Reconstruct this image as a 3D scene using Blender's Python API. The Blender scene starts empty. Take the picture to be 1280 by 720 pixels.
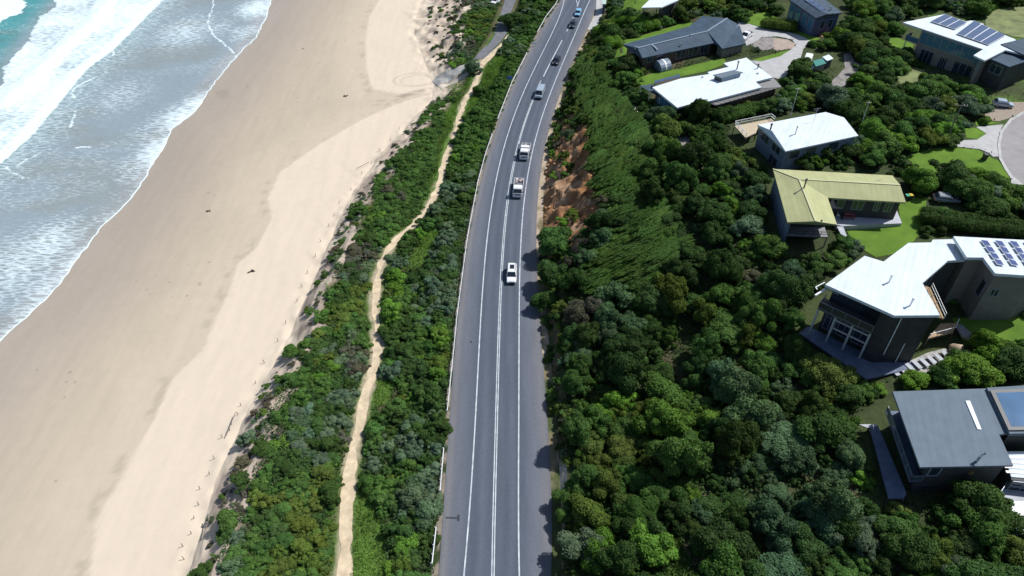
import bpy, bmesh, math, random
import numpy as np
from mathutils import Vector, Matrix
random.seed(7); rng = np.random.default_rng(11)
scene = bpy.context.scene
COL = scene.collection
# ------------------------------------------------------------------ camera geometry
F = 914.0; TH = math.radians(42.0); HC = 91.0
CT, ST = math.cos(TH), math.sin(TH)
def P(u, v, z=0.0):
    """world point at height z seen at photo pixel (1280 x 720)"""
    a = (u-640)/F; b = -(v-360)/F
    d = (a, CT+b*ST, -ST+b*CT)
    t = (z-HC)/d[2]
    return (t*d[0], t*d[1], z)
def Q(x, y, z):
    z = z-HC; c = y*CT-z*ST; up = y*ST+z*CT
    return 640+F*x/c, 360-F*up/c
# ------------------------------------------------------------------ noise
def _h(ix, iy, s):
    n = (ix.astype(np.int64)*374761393+iy.astype(np.int64)*668265263+s*974711) & 0x7fffffff
    n = ((n ^ (n >> 13))*1274126177) & 0x7fffffff
    return ((n ^ (n >> 16)) & 0xffff)/65535.0
def vnoise(x, y, s=0):
    x = np.asarray(x, float); y = np.asarray(y, float)
    ix = np.floor(x).astype(np.int64); iy = np.floor(y).astype(np.int64)
    fx = x-ix; fy = y-iy; fx = fx*fx*(3-2*fx); fy = fy*fy*(3-2*fy)
    a = _h(ix, iy, s); b = _h(ix+1, iy, s); c = _h(ix, iy+1, s); d = _h(ix+1, iy+1, s)
    return (a*(1-fx)+b*fx)*(1-fy)+(c*(1-fx)+d*fx)*fy
def fbm(x, y, s=0, o=4):
    r = 0; a = .5
    for k in range(o):
        r = r+a*vnoise(np.asarray(x)*2**k, np.asarray(y)*2**k, s+k*17); a *= .5
    return r
def sst(a, b, x):
    t = np.clip((np.asarray(x, float)-a)/(b-a), 0, 1); return t*t*(3-2*t)
# ------------------------------------------------------------------ breaklines
class Line:
    """x(y), z(y) through photo points given as (v, u, z)"""
    def __init__(s, pts, dz=0, poly=0):
        w = sorted((P(u, v, z) for v, u, z in pts), key=lambda p: p[1])
        s.y = np.array([p[1] for p in w]); s.xs = np.array([p[0] for p in w]); s.zs = np.array([p[2] for p in w])
        if poly:
            c = np.polyfit(s.y, s.xs, poly); yy = np.linspace(s.y[0], s.y[-1], 60)
            s.xs = np.polyval(c, yy); s.zs = np.interp(yy, s.y, s.zs); s.y = yy
    def x(s, y):
        y = np.asarray(y, float); r = np.interp(y, s.y, s.xs)
        k0 = (s.xs[1]-s.xs[0])/(s.y[1]-s.y[0]); k1 = (s.xs[-1]-s.xs[-2])/(s.y[-1]-s.y[-2])
        r = np.where(y < s.y[0], s.xs[0]+k0*(y-s.y[0]), r)
        return np.where(y > s.y[-1], s.xs[-1]+k1*(y-s.y[-1]), r)
    def z(s, y): return np.interp(y, s.y, s.zs)
class Off:
    def __init__(s, base, dx, z): s.b = base; s.dx = dx; s.zz = z
    def x(s, y): return s.b.x(y)+s.dx
    def z(s, y): return np.full_like(np.asarray(y, float), s.zz)
def L(z, *vu, poly=0): return Line([(v, u, z) for v, u in vu], poly=poly)
edge_l = L(0, (720,580), (600,589.5), (520,594), (420,600.5), (364,603.3), (316,606.6), (257,614.6), (233,618.2), (196,626.8), (153,640.2), (110,657), (61,680), (27.5,696.8), (0,705.2), poly=6)
centre = L(0, (720,616), (600,619), (420,623.4), (364,625.6), (316,628), (257,634.5), (187,646.7), (150,656.6), (95,679.5), (48,704.2), (39.7,708.7), (11.5,720), (0,724.5), poly=6)
edge_r = L(0, (720,649), (600,648.6), (420,648.2), (364,649.2), (316,650.8), (257,655), (200,663.6), (150,675), (110,691.5), (47.4,716.7), (0,737.3), poly=6)
asph_l = L(0, (720,549), (600,556), (520,561), (420,571.5), (396,573.5), (298,586), (227,600.5), (197,608.5), (150,624), (103,643), (65,662), (38,676), (20,686), (6,698), poly=5)
asph_r = L(0, (720,688), (600,689), (520,686), (420,676), (364,671), (316,668.5), (257,671.5), (200,682), (150,689), (110,702), (61,722), (36,735), (18,744), (0,748), poly=5)
RL = edge_l
sea_far = L(-9.5, (720,-900), (400,-620), (0,-480))
water = L(-8.3, (720,-300), (600,-180), (520,-100), (460,-40), (425,0), (395,37), (355,78), (295,118), (243,168), (203,193), (162,217), (137,247), (100,273), (70,297), (47,320), (20,333), (0,340))
toe = L(-5.5, (720,235), (600,270), (510,312), (430,357), (360,388), (300,412), (240,441), (200,470), (160,505), (125,540), (110,541), (98,543), (90,536), (60,524), (40,518), (20,520), (0,530))
top = Line([(720,264,-2.2), (640,298,-2.2), (600,312,-2.2), (530,332,-2.2), (470,362,-2.2), (420,388,-2.2), (370,402,-2.2), (310,432,-2.2), (260,452,-2.2), (220,482,-2.2), (170,521,-2.2), (135,548,-2.5), (115,566,-3.0), (98,578,-3.0), (80,572,-2.6), (50,577,-2.2), (20,578,-2), (0,588,-2)])
path = L(-1.8, (720,429), (680,432), (640,434), (600,437), (560,443), (520,452), (485,461), (440,472), (400,470), (380,468), (350,471), (330,476), (310,487), (295,501), (280,520), (262,534), (240,546), (215,553), (180,562), (160,572), (145,575), (128,580), (110,592), (95,598), (84,602), (75,604), (58,614), (43,624), (17,632), (0,639))
verge_l = Off(asph_l, -1.0, -0.25)
cut0 = Off(asph_r, 1.3, 0.1)
cut = Line([(720,704,1.0), (600,709,1.3), (480,706,1.8), (400,698,2.4), (340,712,4), (300,738,6.8), (260,752,8), (220,748,8), (180,736,7.4), (150,728,6), (110,728,4), (80,735,2.4), (55,742,1.2), (30,754,.5), (0,772,.3)])
mid = Line([(720,860,5), (600,872,5.5), (480,862,4.6), (400,862,5.4), (330,832,8.8), (240,840,10.2), (150,800,10.5), (80,772,8), (30,785,4.4), (0,795,3.4)])
hou = Line([(720,1080,8), (600,1080,8), (480,1040,8.3), (400,985,9), (300,965,10.6), (200,930,11.5), (100,850,11), (30,868,8.4), (0,880,7.6)])
far = Line([(720,1290,9.5), (600,1290,10), (450,1290,11), (300,1290,12.5), (200,1270,13), (100,1200,13.5), (0,1150,12.5)])
rim = Off(far, 220, 24)
LINES = [sea_far, water, toe, top, path, verge_l, asph_l, asph_r, cut0, cut, mid, hou, far, rim]
def H(x, y, detail=True):
    x = np.asarray(x, float); y = np.asarray(y, float)
    x, y = np.broadcast_arrays(x, y)
    X = [l.x(y) for l in LINES]; Z = [l.z(y) for l in LINES]
    r = np.where(x < X[0], Z[0], Z[-1]).astype(float)
    for i in range(len(LINES)-1):
        m = (x >= X[i]) & (x <= X[i+1])
        t = np.clip((x-X[i])/np.maximum(X[i+1]-X[i], 1e-6), 0, 1)
        r = np.where(m, Z[i]*(1-t)+Z[i+1]*t, r)
    if detail:
        # dune relief, scarp gullies, cut-bank ledges
        a = sst(0, 4, x-X[2])*sst(0, 3, X[5]-x)*(1-.8*np.exp(-((x-X[4])/2.2)**2))
        r = r+a*(fbm(x*.12, y*.12, 5)-.47)*1.6
        sc = sst(-3, 0, x-X[2])*sst(-1.5, 1.5, X[3]-x)
        r = r+sc*((fbm(x*.5, y*.35, 9)-.47)*1.5)
        bl = sst(0, 2, x-X[2])*sst(0, 2, X[3]+1-x)*sst(205, 212, y)
        r = r+bl*(fbm(x*.35, y*.35, 19, 3)-.47)*1.8
        hgt = Z[9]
        cc = sst(0, 2.5, x-X[8])*sst(-2.5, .5, X[9]-x)*np.clip(hgt/8, 0, 1)
        r = r+cc*((fbm(x*.45, y*.45, 23, 5)-.47)*4.2+(fbm(x*.3, y*1.5, 29, 4)-.45)*2.2+np.abs(fbm(x*.9, y*.9, 37, 3)-.45)*2.4)
        b = sst(2, 12, x-X[9])
        r = r+b*(fbm(x*.045, y*.045, 31, 2)-.37)*1.4
    return r
HX0, HY0, HS = -420.0, 10.0, .5
_gx = np.arange(HX0, 420, HS); _gy = np.arange(HY0, 345, HS)
HGRID = H(*np.meshgrid(_gx, _gy)); Hexact = H
def H(x, y):
    """fast bilinear look-up of the terrain height"""
    sc = np.ndim(x) == 0 and np.ndim(y) == 0
    x, y = np.broadcast_arrays(np.asarray(x, float), np.asarray(y, float))
    fx = np.clip((x-HX0)/HS, 0, len(_gx)-2.001); fy = np.clip((y-HY0)/HS, 0, len(_gy)-2.001)
    i = fx.astype(int); j = fy.astype(int); fx = fx-i; fy = fy-j
    r = (HGRID[j, i]*(1-fx)+HGRID[j, i+1]*fx)*(1-fy)+(HGRID[j+1, i]*(1-fx)+HGRID[j+1, i+1]*fx)*fy
    return float(r) if sc else r
def G(u, v, lift=0.0):
    """ground point under a photo pixel"""
    zs = np.linspace(30, -12, 240)
    pts = np.array([P(u, v, z) for z in zs])
    h = H(pts[:, 0], pts[:, 1])
    k = np.argmax(h >= zs)
    k = max(k, 1)
    f0 = zs[k-1]-h[k-1]; f1 = zs[k]-h[k]; t = f0/(f0-f1) if f0 != f1 else 0
    z = zs[k-1]+(zs[k]-zs[k-1])*t
    p = P(u, v, z)
    return Vector((p[0], p[1], z+lift))
def inpoly(u, v, poly):
    u = np.asarray(u, float); v = np.asarray(v, float); r = np.zeros(u.shape, bool)
    n = len(poly)
    for i in range(n):
        x1, y1 = poly[i]; x2, y2 = poly[(i+1) % n]
        if y1 == y2: continue
        c = ((y1 > v) != (y2 > v)) & (u < (x2-x1)*(v-y1)/(y2-y1)+x1)
        r ^= c
    return r
def segdist(x, y, pts):
    d = np.full(np.shape(x), 1e9)
    for (ax, ay), (bx, by) in zip(pts[:-1], pts[1:]):
        dx, dy = bx-ax, by-ay
        t = np.clip(((x-ax)*dx+(y-ay)*dy)/(dx*dx+dy*dy+1e-9), 0, 1)
        d = np.minimum(d, np.hypot(x-ax-t*dx, y-ay-t*dy))
    return d
# ------------------------------------------------------------------ materials
def nt(m): return m.node_tree.nodes, m.node_tree.links
def mat(name, col, rough=.6, metal=0, spec=.5, noise=0, nscale=3, bump=0, bscale=8, coat=0, dirt=None, dscale=.6):
    m = bpy.data.materials.new(name); m.use_nodes = True; N, K = nt(m)
    b = N['Principled BSDF']; b.inputs['Roughness'].default_value = rough; b.inputs['Metallic'].default_value = metal
    b.inputs['Specular IOR Level'].default_value = spec; b.inputs['Coat Weight'].default_value = coat
    b.inputs['Base Color'].default_value = (*col, 1)
    tc = N.new('ShaderNodeTexCoord')
    if noise:
        n = N.new('ShaderNodeTexNoise'); n.inputs['Scale'].default_value = nscale; n.inputs['Detail'].default_value = 6
        K.new(tc.outputs['Object'], n.inputs['Vector'])
        r = N.new('ShaderNodeValToRGB')
        lo = [c*(1-noise) for c in col] if dirt is None else dirt
        hi = [min(c*(1+noise), .95) for c in col] if dirt is None else col
        r.color_ramp.elements[0].position = .3; r.color_ramp.elements[1].position = .7
        r.color_ramp.elements[0].color = (*lo, 1); r.color_ramp.elements[1].color = (*hi, 1)
        K.new(n.outputs['Fac'], r.inputs['Fac']); K.new(r.outputs['Color'], b.inputs['Base Color'])
    if bump:
        n2 = N.new('ShaderNodeTexNoise'); n2.inputs['Scale'].default_value = bscale; n2.inputs['Detail'].default_value = 5
        K.new(tc.outputs['Object'], n2.inputs['Vector'])
        bp = N.new('ShaderNodeBump'); bp.inputs['Strength'].default_value = bump; bp.inputs['Distance'].default_value = .1
        K.new(n2.outputs['Fac'], bp.inputs['Height']); K.new(bp.outputs['Normal'], b.inputs['Normal'])
    return m
def vcol_mat(name, rough=.85, fine=.12, fscale=1.5, bump=.3, bscale=2.5, spec=.15, gloss=False):
    """base colour from the mesh's colour attribute, broken up by fine noise"""
    m = bpy.data.materials.new(name); m.use_nodes = True; N, K = nt(m)
    b = N['Principled BSDF']; b.inputs['Roughness'].default_value = rough; b.inputs['Specular IOR Level'].default_value = spec
    a = N.new('ShaderNodeVertexColor'); a.layer_name = 'Col'
    tc = N.new('ShaderNodeTexCoord')
    n = N.new('ShaderNodeTexNoise'); n.inputs['Scale'].default_value = fscale; n.inputs['Detail'].default_value = 8; n.inputs['Roughness'].default_value = .7
    K.new(tc.outputs['Object'], n.inputs['Vector'])
    mr = N.new('ShaderNodeMapRange'); mr.inputs['From Min'].default_value = .25; mr.inputs['From Max'].default_value = .75
    mr.inputs['To Min'].default_value = 1-fine; mr.inputs['To Max'].default_value = 1+fine
    K.new(n.outputs['Fac'], mr.inputs['Value'])
    mx = N.new('ShaderNodeMix'); mx.data_type = 'RGBA'; mx.blend_type = 'MULTIPLY'; mx.inputs[0].default_value = 1
    K.new(a.outputs['Color'], mx.inputs[6]); K.new(mr.outputs['Result'], mx.inputs[7]); K.new(mx.outputs[2], b.inputs['Base Color'])
    if gloss:
        K.new(a.outputs['Alpha'], b.inputs['Roughness'])
        # wind streaks along the shore, scattered specks of weed and shell, trodden patches
        mp = N.new('ShaderNodeMapping'); mp.inputs['Rotation'].default_value = (0, 0, .12); mp.inputs['Scale'].default_value = (.55, .07, 1); K.new(tc.outputs['Object'], mp.inputs['Vector'])
        s1 = N.new('ShaderNodeTexNoise'); s1.inputs['Scale'].default_value = 1; s1.inputs['Detail'].default_value = 7; s1.inputs['Roughness'].default_value = .6; K.new(mp.outputs['Vector'], s1.inputs['Vector'])
        q1 = N.new('ShaderNodeMapRange'); q1.inputs['From Min'].default_value = .3; q1.inputs['From Max'].default_value = .7; q1.inputs['To Min'].default_value = .955; q1.inputs['To Max'].default_value = 1.04; K.new(s1.outputs['Fac'], q1.inputs['Value'])
        vo = N.new('ShaderNodeTexVoronoi'); vo.inputs['Scale'].default_value = .42; K.new(tc.outputs['Object'], vo.inputs['Vector'])
        gn = N.new('ShaderNodeTexNoise'); gn.inputs['Scale'].default_value = .06; gn.inputs['Detail'].default_value = 3; K.new(tc.outputs['Object'], gn.inputs['Vector'])
        th = N.new('ShaderNodeMapRange'); th.inputs['From Min'].default_value = .5; th.inputs['From Max'].default_value = .66; th.inputs['To Max'].default_value = .16; K.new(gn.outputs['Fac'], th.inputs['Value'])
        lt = N.new('ShaderNodeMath'); lt.operation = 'LESS_THAN'; K.new(vo.outputs['Distance'], lt.inputs[0]); K.new(th.outputs[0], lt.inputs[1])
        sp = N.new('ShaderNodeMapRange'); sp.inputs['To Min'].default_value = 1; sp.inputs['To Max'].default_value = .8; K.new(lt.outputs[0], sp.inputs['Value'])
        m1 = N.new('ShaderNodeMath'); m1.operation = 'MULTIPLY'; K.new(q1.outputs[0], m1.inputs[0]); K.new(sp.outputs[0], m1.inputs[1])
        m2 = N.new('ShaderNodeMath'); m2.operation = 'MULTIPLY'; K.new(m1.outputs[0], m2.inputs[0]); K.new(mr.outputs['Result'], m2.inputs[1]); K.new(m2.outputs[0], mx.inputs[7])
    n2 = N.new('ShaderNodeTexNoise'); n2.inputs['Scale'].default_value = bscale; n2.inputs['Detail'].default_value = 6
    K.new(tc.outputs['Object'], n2.inputs['Vector'])
    bp = N.new('ShaderNodeBump'); bp.inputs['Strength'].default_value = bump; bp.inputs['Distance'].default_value = .15
    K.new(n2.outputs['Fac'], bp.inputs['Height']); K.new(bp.outputs['Normal'], b.inputs['Normal'])
    return m
def ribbed(m, ang, period=.76, dark=.10):
    """sheet ribs and weather streaks running in one direction"""
    N, K = nt(m); b = N['Principled BSDF']; tc = N.new('ShaderNodeTexCoord'); mp = N.new('ShaderNodeMapping'); mp.inputs['Rotation'].default_value = (0, 0, ang)
    K.new(tc.outputs['Object'], mp.inputs['Vector']); w = N.new('ShaderNodeTexWave'); w.wave_profile = 'SAW'; w.inputs['Scale'].default_value = .3142/period; K.new(mp.outputs['Vector'], w.inputs['Vector'])
    sc = N.new('ShaderNodeMapping'); sc.inputs['Scale'].default_value = (1.2, .12, 1); K.new(mp.outputs['Vector'], sc.inputs['Vector']); n = N.new('ShaderNodeTexNoise'); n.inputs['Scale'].default_value = 1.0; n.inputs['Detail'].default_value = 6; K.new(sc.outputs['Vector'], n.inputs['Vector'])
    a = N.new('ShaderNodeMapRange'); a.inputs['From Min'].default_value = .3; a.inputs['From Max'].default_value = .7; a.inputs['To Min'].default_value = 1-dark*1.4; a.inputs['To Max'].default_value = 1+dark*.6; K.new(n.outputs['Fac'], a.inputs['Value'])
    r = N.new('ShaderNodeMapRange'); r.inputs['From Min'].default_value = .8; r.inputs['From Max'].default_value = .95; r.inputs['To Min'].default_value = 1; r.inputs['To Max'].default_value = 1-dark*1.6; K.new(w.outputs['Fac'], r.inputs['Value'])
    p = N.new('ShaderNodeMath'); p.operation = 'MULTIPLY'; K.new(a.outputs[0], p.inputs[0]); K.new(r.outputs[0], p.inputs[1])
    x = N.new('ShaderNodeMix'); x.data_type = 'RGBA'; x.blend_type = 'MULTIPLY'; x.inputs[0].default_value = 1; s = b.inputs['Base Color']
    if s.is_linked: K.new(s.links[0].from_socket, x.inputs[6])
    else: x.inputs[6].default_value = s.default_value
    K.new(p.outputs[0], x.inputs[7]); K.new(x.outputs[2], s); return m
def leaf_mat(name, trans=.22, rough=.55, hue=.0, streak=False):
    """leaf colour is the object's own colour, varied leaf by leaf"""
    m = bpy.data.materials.new(name); m.use_nodes = True; N, K = nt(m)
    b = N['Principled BSDF']; b.inputs['Roughness'].default_value = .7; b.inputs['Specular IOR Level'].default_value = .07
    oi = N.new('ShaderNodeObjectInfo'); at = N.new('ShaderNodeAttribute'); at.attribute_name = 'lf'
    mr = N.new('ShaderNodeMapRange'); mr.inputs['To Min'].default_value = .5; mr.inputs['To Max'].default_value = 1.55
    K.new(at.outputs['Fac'], mr.inputs['Value'])
    mx = N.new('ShaderNodeMix'); mx.data_type = 'RGBA'; mx.blend_type = 'MULTIPLY'; mx.inputs[0].default_value = 1
    K.new(oi.outputs['Color'], mx.inputs[6]); K.new(mr.outputs['Result'], mx.inputs[7])
    K.new(mx.outputs[2], b.inputs['Base Color'])
    t = N.new('ShaderNodeBsdfTranslucent'); ms = N.new('ShaderNodeMixShader'); ms.inputs[0].default_value = trans
    g = N.new('ShaderNodeMix'); g.data_type = 'RGBA'; g.blend_type = 'MULTIPLY'; g.inputs[0].default_value = 1
    g.inputs[7].default_value = (1.2, 1.4, .75, 1)
    K.new(mx.outputs[2], g.inputs[6]); K.new(g.outputs[2], t.inputs['Color'])
    K.new(b.outputs['BSDF'], ms.inputs[1]); K.new(t.outputs['BSDF'], ms.inputs[2]); K.new(ms.outputs['Shader'], N['Material Output'].inputs['Surface'])
    return m
# ------------------------------------------------------------------ objects
def tag(o, label=None, cat=None, group=None, kind=None):
    if label: o['label'] = label
    if cat: o['category'] = cat
    if group: o['group'] = group
    if kind: o['kind'] = kind
    return o
def link(name, me, m=None, parent=None):
    o = bpy.data.objects.new(name, me); COL.objects.link(o)
    if m is not None:
        me.materials.clear()
        for x in (m if isinstance(m, (list, tuple)) else [m]): me.materials.append(x)
    if parent is not None:
        o.parent = parent; o.matrix_parent_inverse = parent.matrix_basis.inverted()
    return o
def thing(name, loc, label, cat, group=None, rz=0):
    o = bpy.data.objects.new(name, None); COL.objects.link(o); o.empty_display_size = .3
    o.location = loc; o.rotation_euler = (0, 0, rz)
    o.matrix_basis  # basis follows loc/rot
    return tag(o, label, cat, group)
def fast_mesh(name, verts, faces, smooth=False):
    """verts (n,3); faces (m,k) all the same k"""
    verts = np.asarray(verts, np.float32); faces = np.asarray(faces, np.int32)
    me = bpy.data.meshes.new(name); n, k = faces.shape
    me.vertices.add(len(verts)); me.vertices.foreach_set('co', verts.ravel())
    me.loops.add(n*k); me.loops.foreach_set('vertex_index', faces.ravel())
    me.polygons.add(n); me.polygons.foreach_set('loop_start', np.arange(0, n*k, k, dtype=np.int32))
    me.polygons.foreach_set('loop_total', np.full(n, k, np.int32))
    if smooth: me.polygons.foreach_set('use_smooth', np.ones(n, bool))
    me.update(); me.validate(); return me
def set_col(me, rgba):
    a = me.color_attributes.new('Col', 'FLOAT_COLOR', 'POINT')
    a.data.foreach_set('color', np.asarray(rgba, np.float32).ravel())
class MB:
    def __init__(s): s.v = []; s.f = []; s.mi = []
    def add(s, vs, fs, mi=0):
        b = len(s.v); s.v += [tuple(p) for p in vs]; s.f += [tuple(b+i for i in f) for f in fs]; s.mi += [mi]*len(fs); return s
    def hexa(s, a, b, mi=0):
        """a: 4 bottom points, b: 4 top points, both counter-clockwise from above"""
        return s.add(list(a)+list(b), [(3,2,1,0), (4,5,6,7), (0,1,5,4), (1,2,6,5), (2,3,7,6), (3,0,4,7)], mi)
    def box(s, c, d, rz=0, mi=0):
        cx, cy, cz = c; hx, hy, hz = d[0]/2, d[1]/2, d[2]/2; cs, sn = math.cos(rz), math.sin(rz)
        q = [(cx+x*cs-y*sn, cy+x*sn+y*cs) for x, y in ((-hx,-hy), (hx,-hy), (hx,hy), (-hx,hy))]
        return s.hexa([(x, y, cz-hz) for x, y in q], [(x, y, cz+hz) for x, y in q], mi)
    def prism(s, poly, z0, z1, mi=0):
        """poly: xy list; z0, z1 numbers or lists"""
        n = len(poly); a = sum(poly[i][0]*poly[(i+1) % n][1]-poly[(i+1) % n][0]*poly[i][1] for i in range(n))
        ix = list(range(n)) if a > 0 else list(range(n))[::-1]
        g = lambda z, i: z[i] if isinstance(z, (list, tuple)) else z
        vs = [(poly[i][0], poly[i][1], g(z0, i)) for i in ix]+[(poly[i][0], poly[i][1], g(z1, i)) for i in ix]
        fs = [tuple(range(n))[::-1], tuple(range(n, 2*n))]+[(i, (i+1) % n, n+(i+1) % n, n+i) for i in range(n)]
        return s.add(vs, fs, mi)
    def tube(s, pts, rad, n=7, mi=0):
        pts = [Vector(p) for p in pts]; rad = rad if isinstance(rad, (list, tuple)) else [rad]*len(pts); vs = []
        for i, p in enumerate(pts):
            d = (pts[min(i+1, len(pts)-1)]-pts[max(i-1, 0)]).normalized()
            x = d.cross(Vector((0, 0, 1)) if abs(d.z) < .9 else Vector((1, 0, 0))).normalized(); y = d.cross(x)
            vs += [p+(x*math.cos(2*math.pi*k/n)+y*math.sin(2*math.pi*k/n))*rad[i] for k in range(n)]
        fs = [(i*n+k, i*n+(k+1) % n, (i+1)*n+(k+1) % n, (i+1)*n+k) for i in range(len(pts)-1) for k in range(n)]
        fs += [tuple(range(n))[::-1], tuple(range((len(pts)-1)*n, len(pts)*n))]
        return s.add(vs, fs, mi)
    def bar(s, a, b, w, h, mi=0):
        """square bar from a to b, w wide and h high"""
        a = Vector(a); b = Vector(b); d = (b-a).normalized()
        x = d.cross(Vector((0, 0, 1))); x = x.normalized() if x.length > 1e-4 else Vector((1, 0, 0)); z = x.cross(d)
        q = [(-w/2, -h/2), (w/2, -h/2), (w/2, h/2), (-w/2, h/2)]
        vs = [a+x*p+z*r for p, r in q]+[b+x*p+z*r for p, r in q]
        return s.add(vs, [(0,1,2,3), (7,6,5,4), (1,0,4,5), (2,1,5,6), (3,2,6,7), (0,3,7,4)], mi)
    def mesh(s, name, smooth=False, bevel=0):
        me = bpy.data.meshes.new(name); me.from_pydata(s.v, [], s.f); me.polygons.foreach_set('material_index', s.mi)
        bm = bmesh.new(); bm.from_mesh(me); bmesh.ops.recalc_face_normals(bm, faces=bm.faces)
        if bevel:
            bmesh.ops.bevel(bm, geom=[e for e in bm.edges if e.is_manifold and e.calc_face_angle(0) > .6], offset=bevel, segments=2, affect='EDGES', clamp_overlap=True)
        bm.to_mesh(me); bm.free()
        if smooth: me.polygons.foreach_set('use_smooth', np.ones(len(me.polygons), bool))
        me.update(); return me
    def build(s, name, m, parent=None, smooth=False, bevel=0): return link(name, s.mesh(name, smooth, bevel), m, parent)
# ================================================================== GROUND
Y0, Y1, DY = 18.0, 330.0, 0.6
ys = np.arange(Y0, Y1, DY)
dry = np.array([.635, .54, .425]); damp = np.array([.455, .388, .30]); wet = np.array([.365, .315, .262]); duneS = np.array([.53, .44, .35])
soil = np.array([.10, .085, .05]); litter = np.array([.045, .06, .025]); grassc = np.array([.085, .15, .03]); clay = np.array([.27, .14, .066]); gravelc = np.array([.36, .31, .25])
# dry-sand edge on the beach (photo polyline)
DRY = [(520,-40), (478,-8), (462,20), (457,50), (459,90), (466,112), (500,117), (545,116), (500,128), (452,150), (400,180), (350,215), (335,248), (340,272), (322,308), (297,330), (289,360), (270,400), (254,437), (215,475), (190,530), (150,600), (120,650), (112,720), (110,800)]
def mixc(c, d, t): return c*(1-t)[..., None]+d*t[..., None]
ROADSTRIP = None
def strip(name, a, b, n, colour, m, gloss=None):
    t = np.linspace(0, 1, n+1)
    xa, xb = a.x(ys), b.x(ys)
    X = xa[:, None]*(1-t)+xb[:, None]*t; Y = np.repeat(ys[:, None], n+1, 1)
    Z = Hexact(X, Y)
    V = np.stack([X, Y, Z], -1).reshape(-1, 3)
    i = np.arange((len(ys)-1)*(n+1)).reshape(len(ys)-1, n+1)[:, :-1].ravel()
    me = fast_mesh(name, V, np.stack([i, i+1, i+n+2, i+n+1], 1), True)
    c = colour(X, Y, Z); al = np.full(X.shape, .9) if gloss is None else gloss(X, Y)
    set_col(me, np.concatenate([c, al[..., None]], -1).reshape(-1, 4))
    return tag(link(name, me, m), kind='structure')
sand_m = vcol_mat('sand', rough=.9, fine=.04, fscale=.5, bump=.12, bscale=1.2, gloss=True)
earth_m = vcol_mat('earth', rough=.95, fine=.35, fscale=1.2, bump=.5, bscale=2)
clay_m = vcol_mat('clay', rough=.95, fine=.4, fscale=.9, bump=.9, bscale=1.4)
def beach_col(X, Y, Z):
    u, v = Q(X, Y, Z)
    w = (fbm(X*.05, Y*.05, 3)-.47)*5+(fbm(X*.4, Y*.4, 13)-.47)*1.4
    dpts = [P(a, b, -6.3)[:2] for a, b in DRY]
    sd = segdist(X, Y, dpts)
    poly = DRY+[(1400, 800), (1400, -40)]
    ins = inpoly(u, v, poly); sd = np.where(ins, sd, -sd)
    s = X-water.x(Y)
    c = mixc(np.broadcast_to(wet, X.shape+(3,)), damp, sst(4, 30, s+w*1.5))
    # mottled damp bands running along the shore
    bnd = fbm((X+Y*.55)*.035, (Y-X*.4)*.012, 41)
    c = c*(1+.16*(bnd-.47))[..., None]
    c = mixc(c, damp*1.18, sst(-16, -1, sd+w)*.75)
    c = mixc(c, dry, sst(-.25, .2, sd+w*.16))
    # scattered tracks, shell lines and weed on the sand
    tr = sst(.62, .72, fbm((X*.8+Y*.55)*.45, (Y*.8-X*.55)*.07, 77, 5))*sst(.5, .66, fbm(X*.03, Y*.03, 83))
    c = c*(1-.10*tr)[..., None]
    ed = np.exp(-((sd+1.2)/1.2)**2)*sst(.5, .62, fbm(X*.5, Y*.5, 91))
    c = c*(1-.16*ed)[..., None]
    # vehicle loops in front of the ramp
    for (cu, cv, r0, e) in ((519, 99, 4.2, 1.5), (521, 100, 3.3, 1.4)):
        p = P(cu, cv, -5.6); rr = np.hypot((X-p[0])/e, (Y-p[1])*1.0)
        c = c*(1-.22*np.exp(-((rr-r0)/.22)**2))[..., None]
    # dark weed and runoff streaks below the ramp
    st_ = segdist(X, Y, [P(a, b, -5.7)[:2] for a, b in ((468,128), (500,120), (530,113), (560,105), (580,97))])
    c = c*(1-.4*np.exp(-((st_+w*.25)/1.1)**2)*sst(.35, .6, fbm(X*.3, Y*.9, 95)))[..., None]
    return c
def beach_gl(X, Y): return .35+.55*sst(2, 22, X-water.x(Y))
strip('seabed_ground', sea_far, water, 30, lambda X, Y, Z: np.broadcast_to(wet, X.shape+(3,)), sand_m, beach_gl)
strip('beach', water, toe, 110, beach_col, sand_m, beach_gl)
def scarp_col(X, Y, Z):
    n = fbm(X*.35, Y*.35, 7, 5); g = fbm(X*1.1, Y*1.1, 47, 3)
    t = (X-toe.x(Y))/np.maximum(top.x(Y)-toe.x(Y), .1)
    c = mixc(np.broadcast_to(dry, X.shape+(3,)), duneS, sst(.08, .38, t+(n-.47)*1.3))
    c = mixc(c, np.array([.27, .215, .18]), sst(.48, .62, n)*.65*sst(.0, .25, t))
    c = mixc(c, np.array([.16, .13, .09]), sst(.6, .72, g)*sst(.2, .6, t)*.6)
    return c
strip('dune_terrain', toe, top, 26, scarp_col, sand_m)
GRASS_PX = [[(441,612),(462,612),(480,670),(484,730),(436,730)], [(470,478),(492,474),(488,505),(464,512)], [(503,338),(540,280),(552,284),(524,340)], [(576,132),(600,112),(604,122),(582,146)],
            [(602,88),(622,68),(640,66),(614,108),(603,118)], [(556,108),(590,97),(578,116),(566,120)], [(468,390),(480,392),(482,412),(470,416)], [(560,120),(540,240),(548,240),(572,140)], [(824,668),(846,660),(872,730),(822,730)],
            [(625,36),(618,54),(606,66),(612,50)]]
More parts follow.
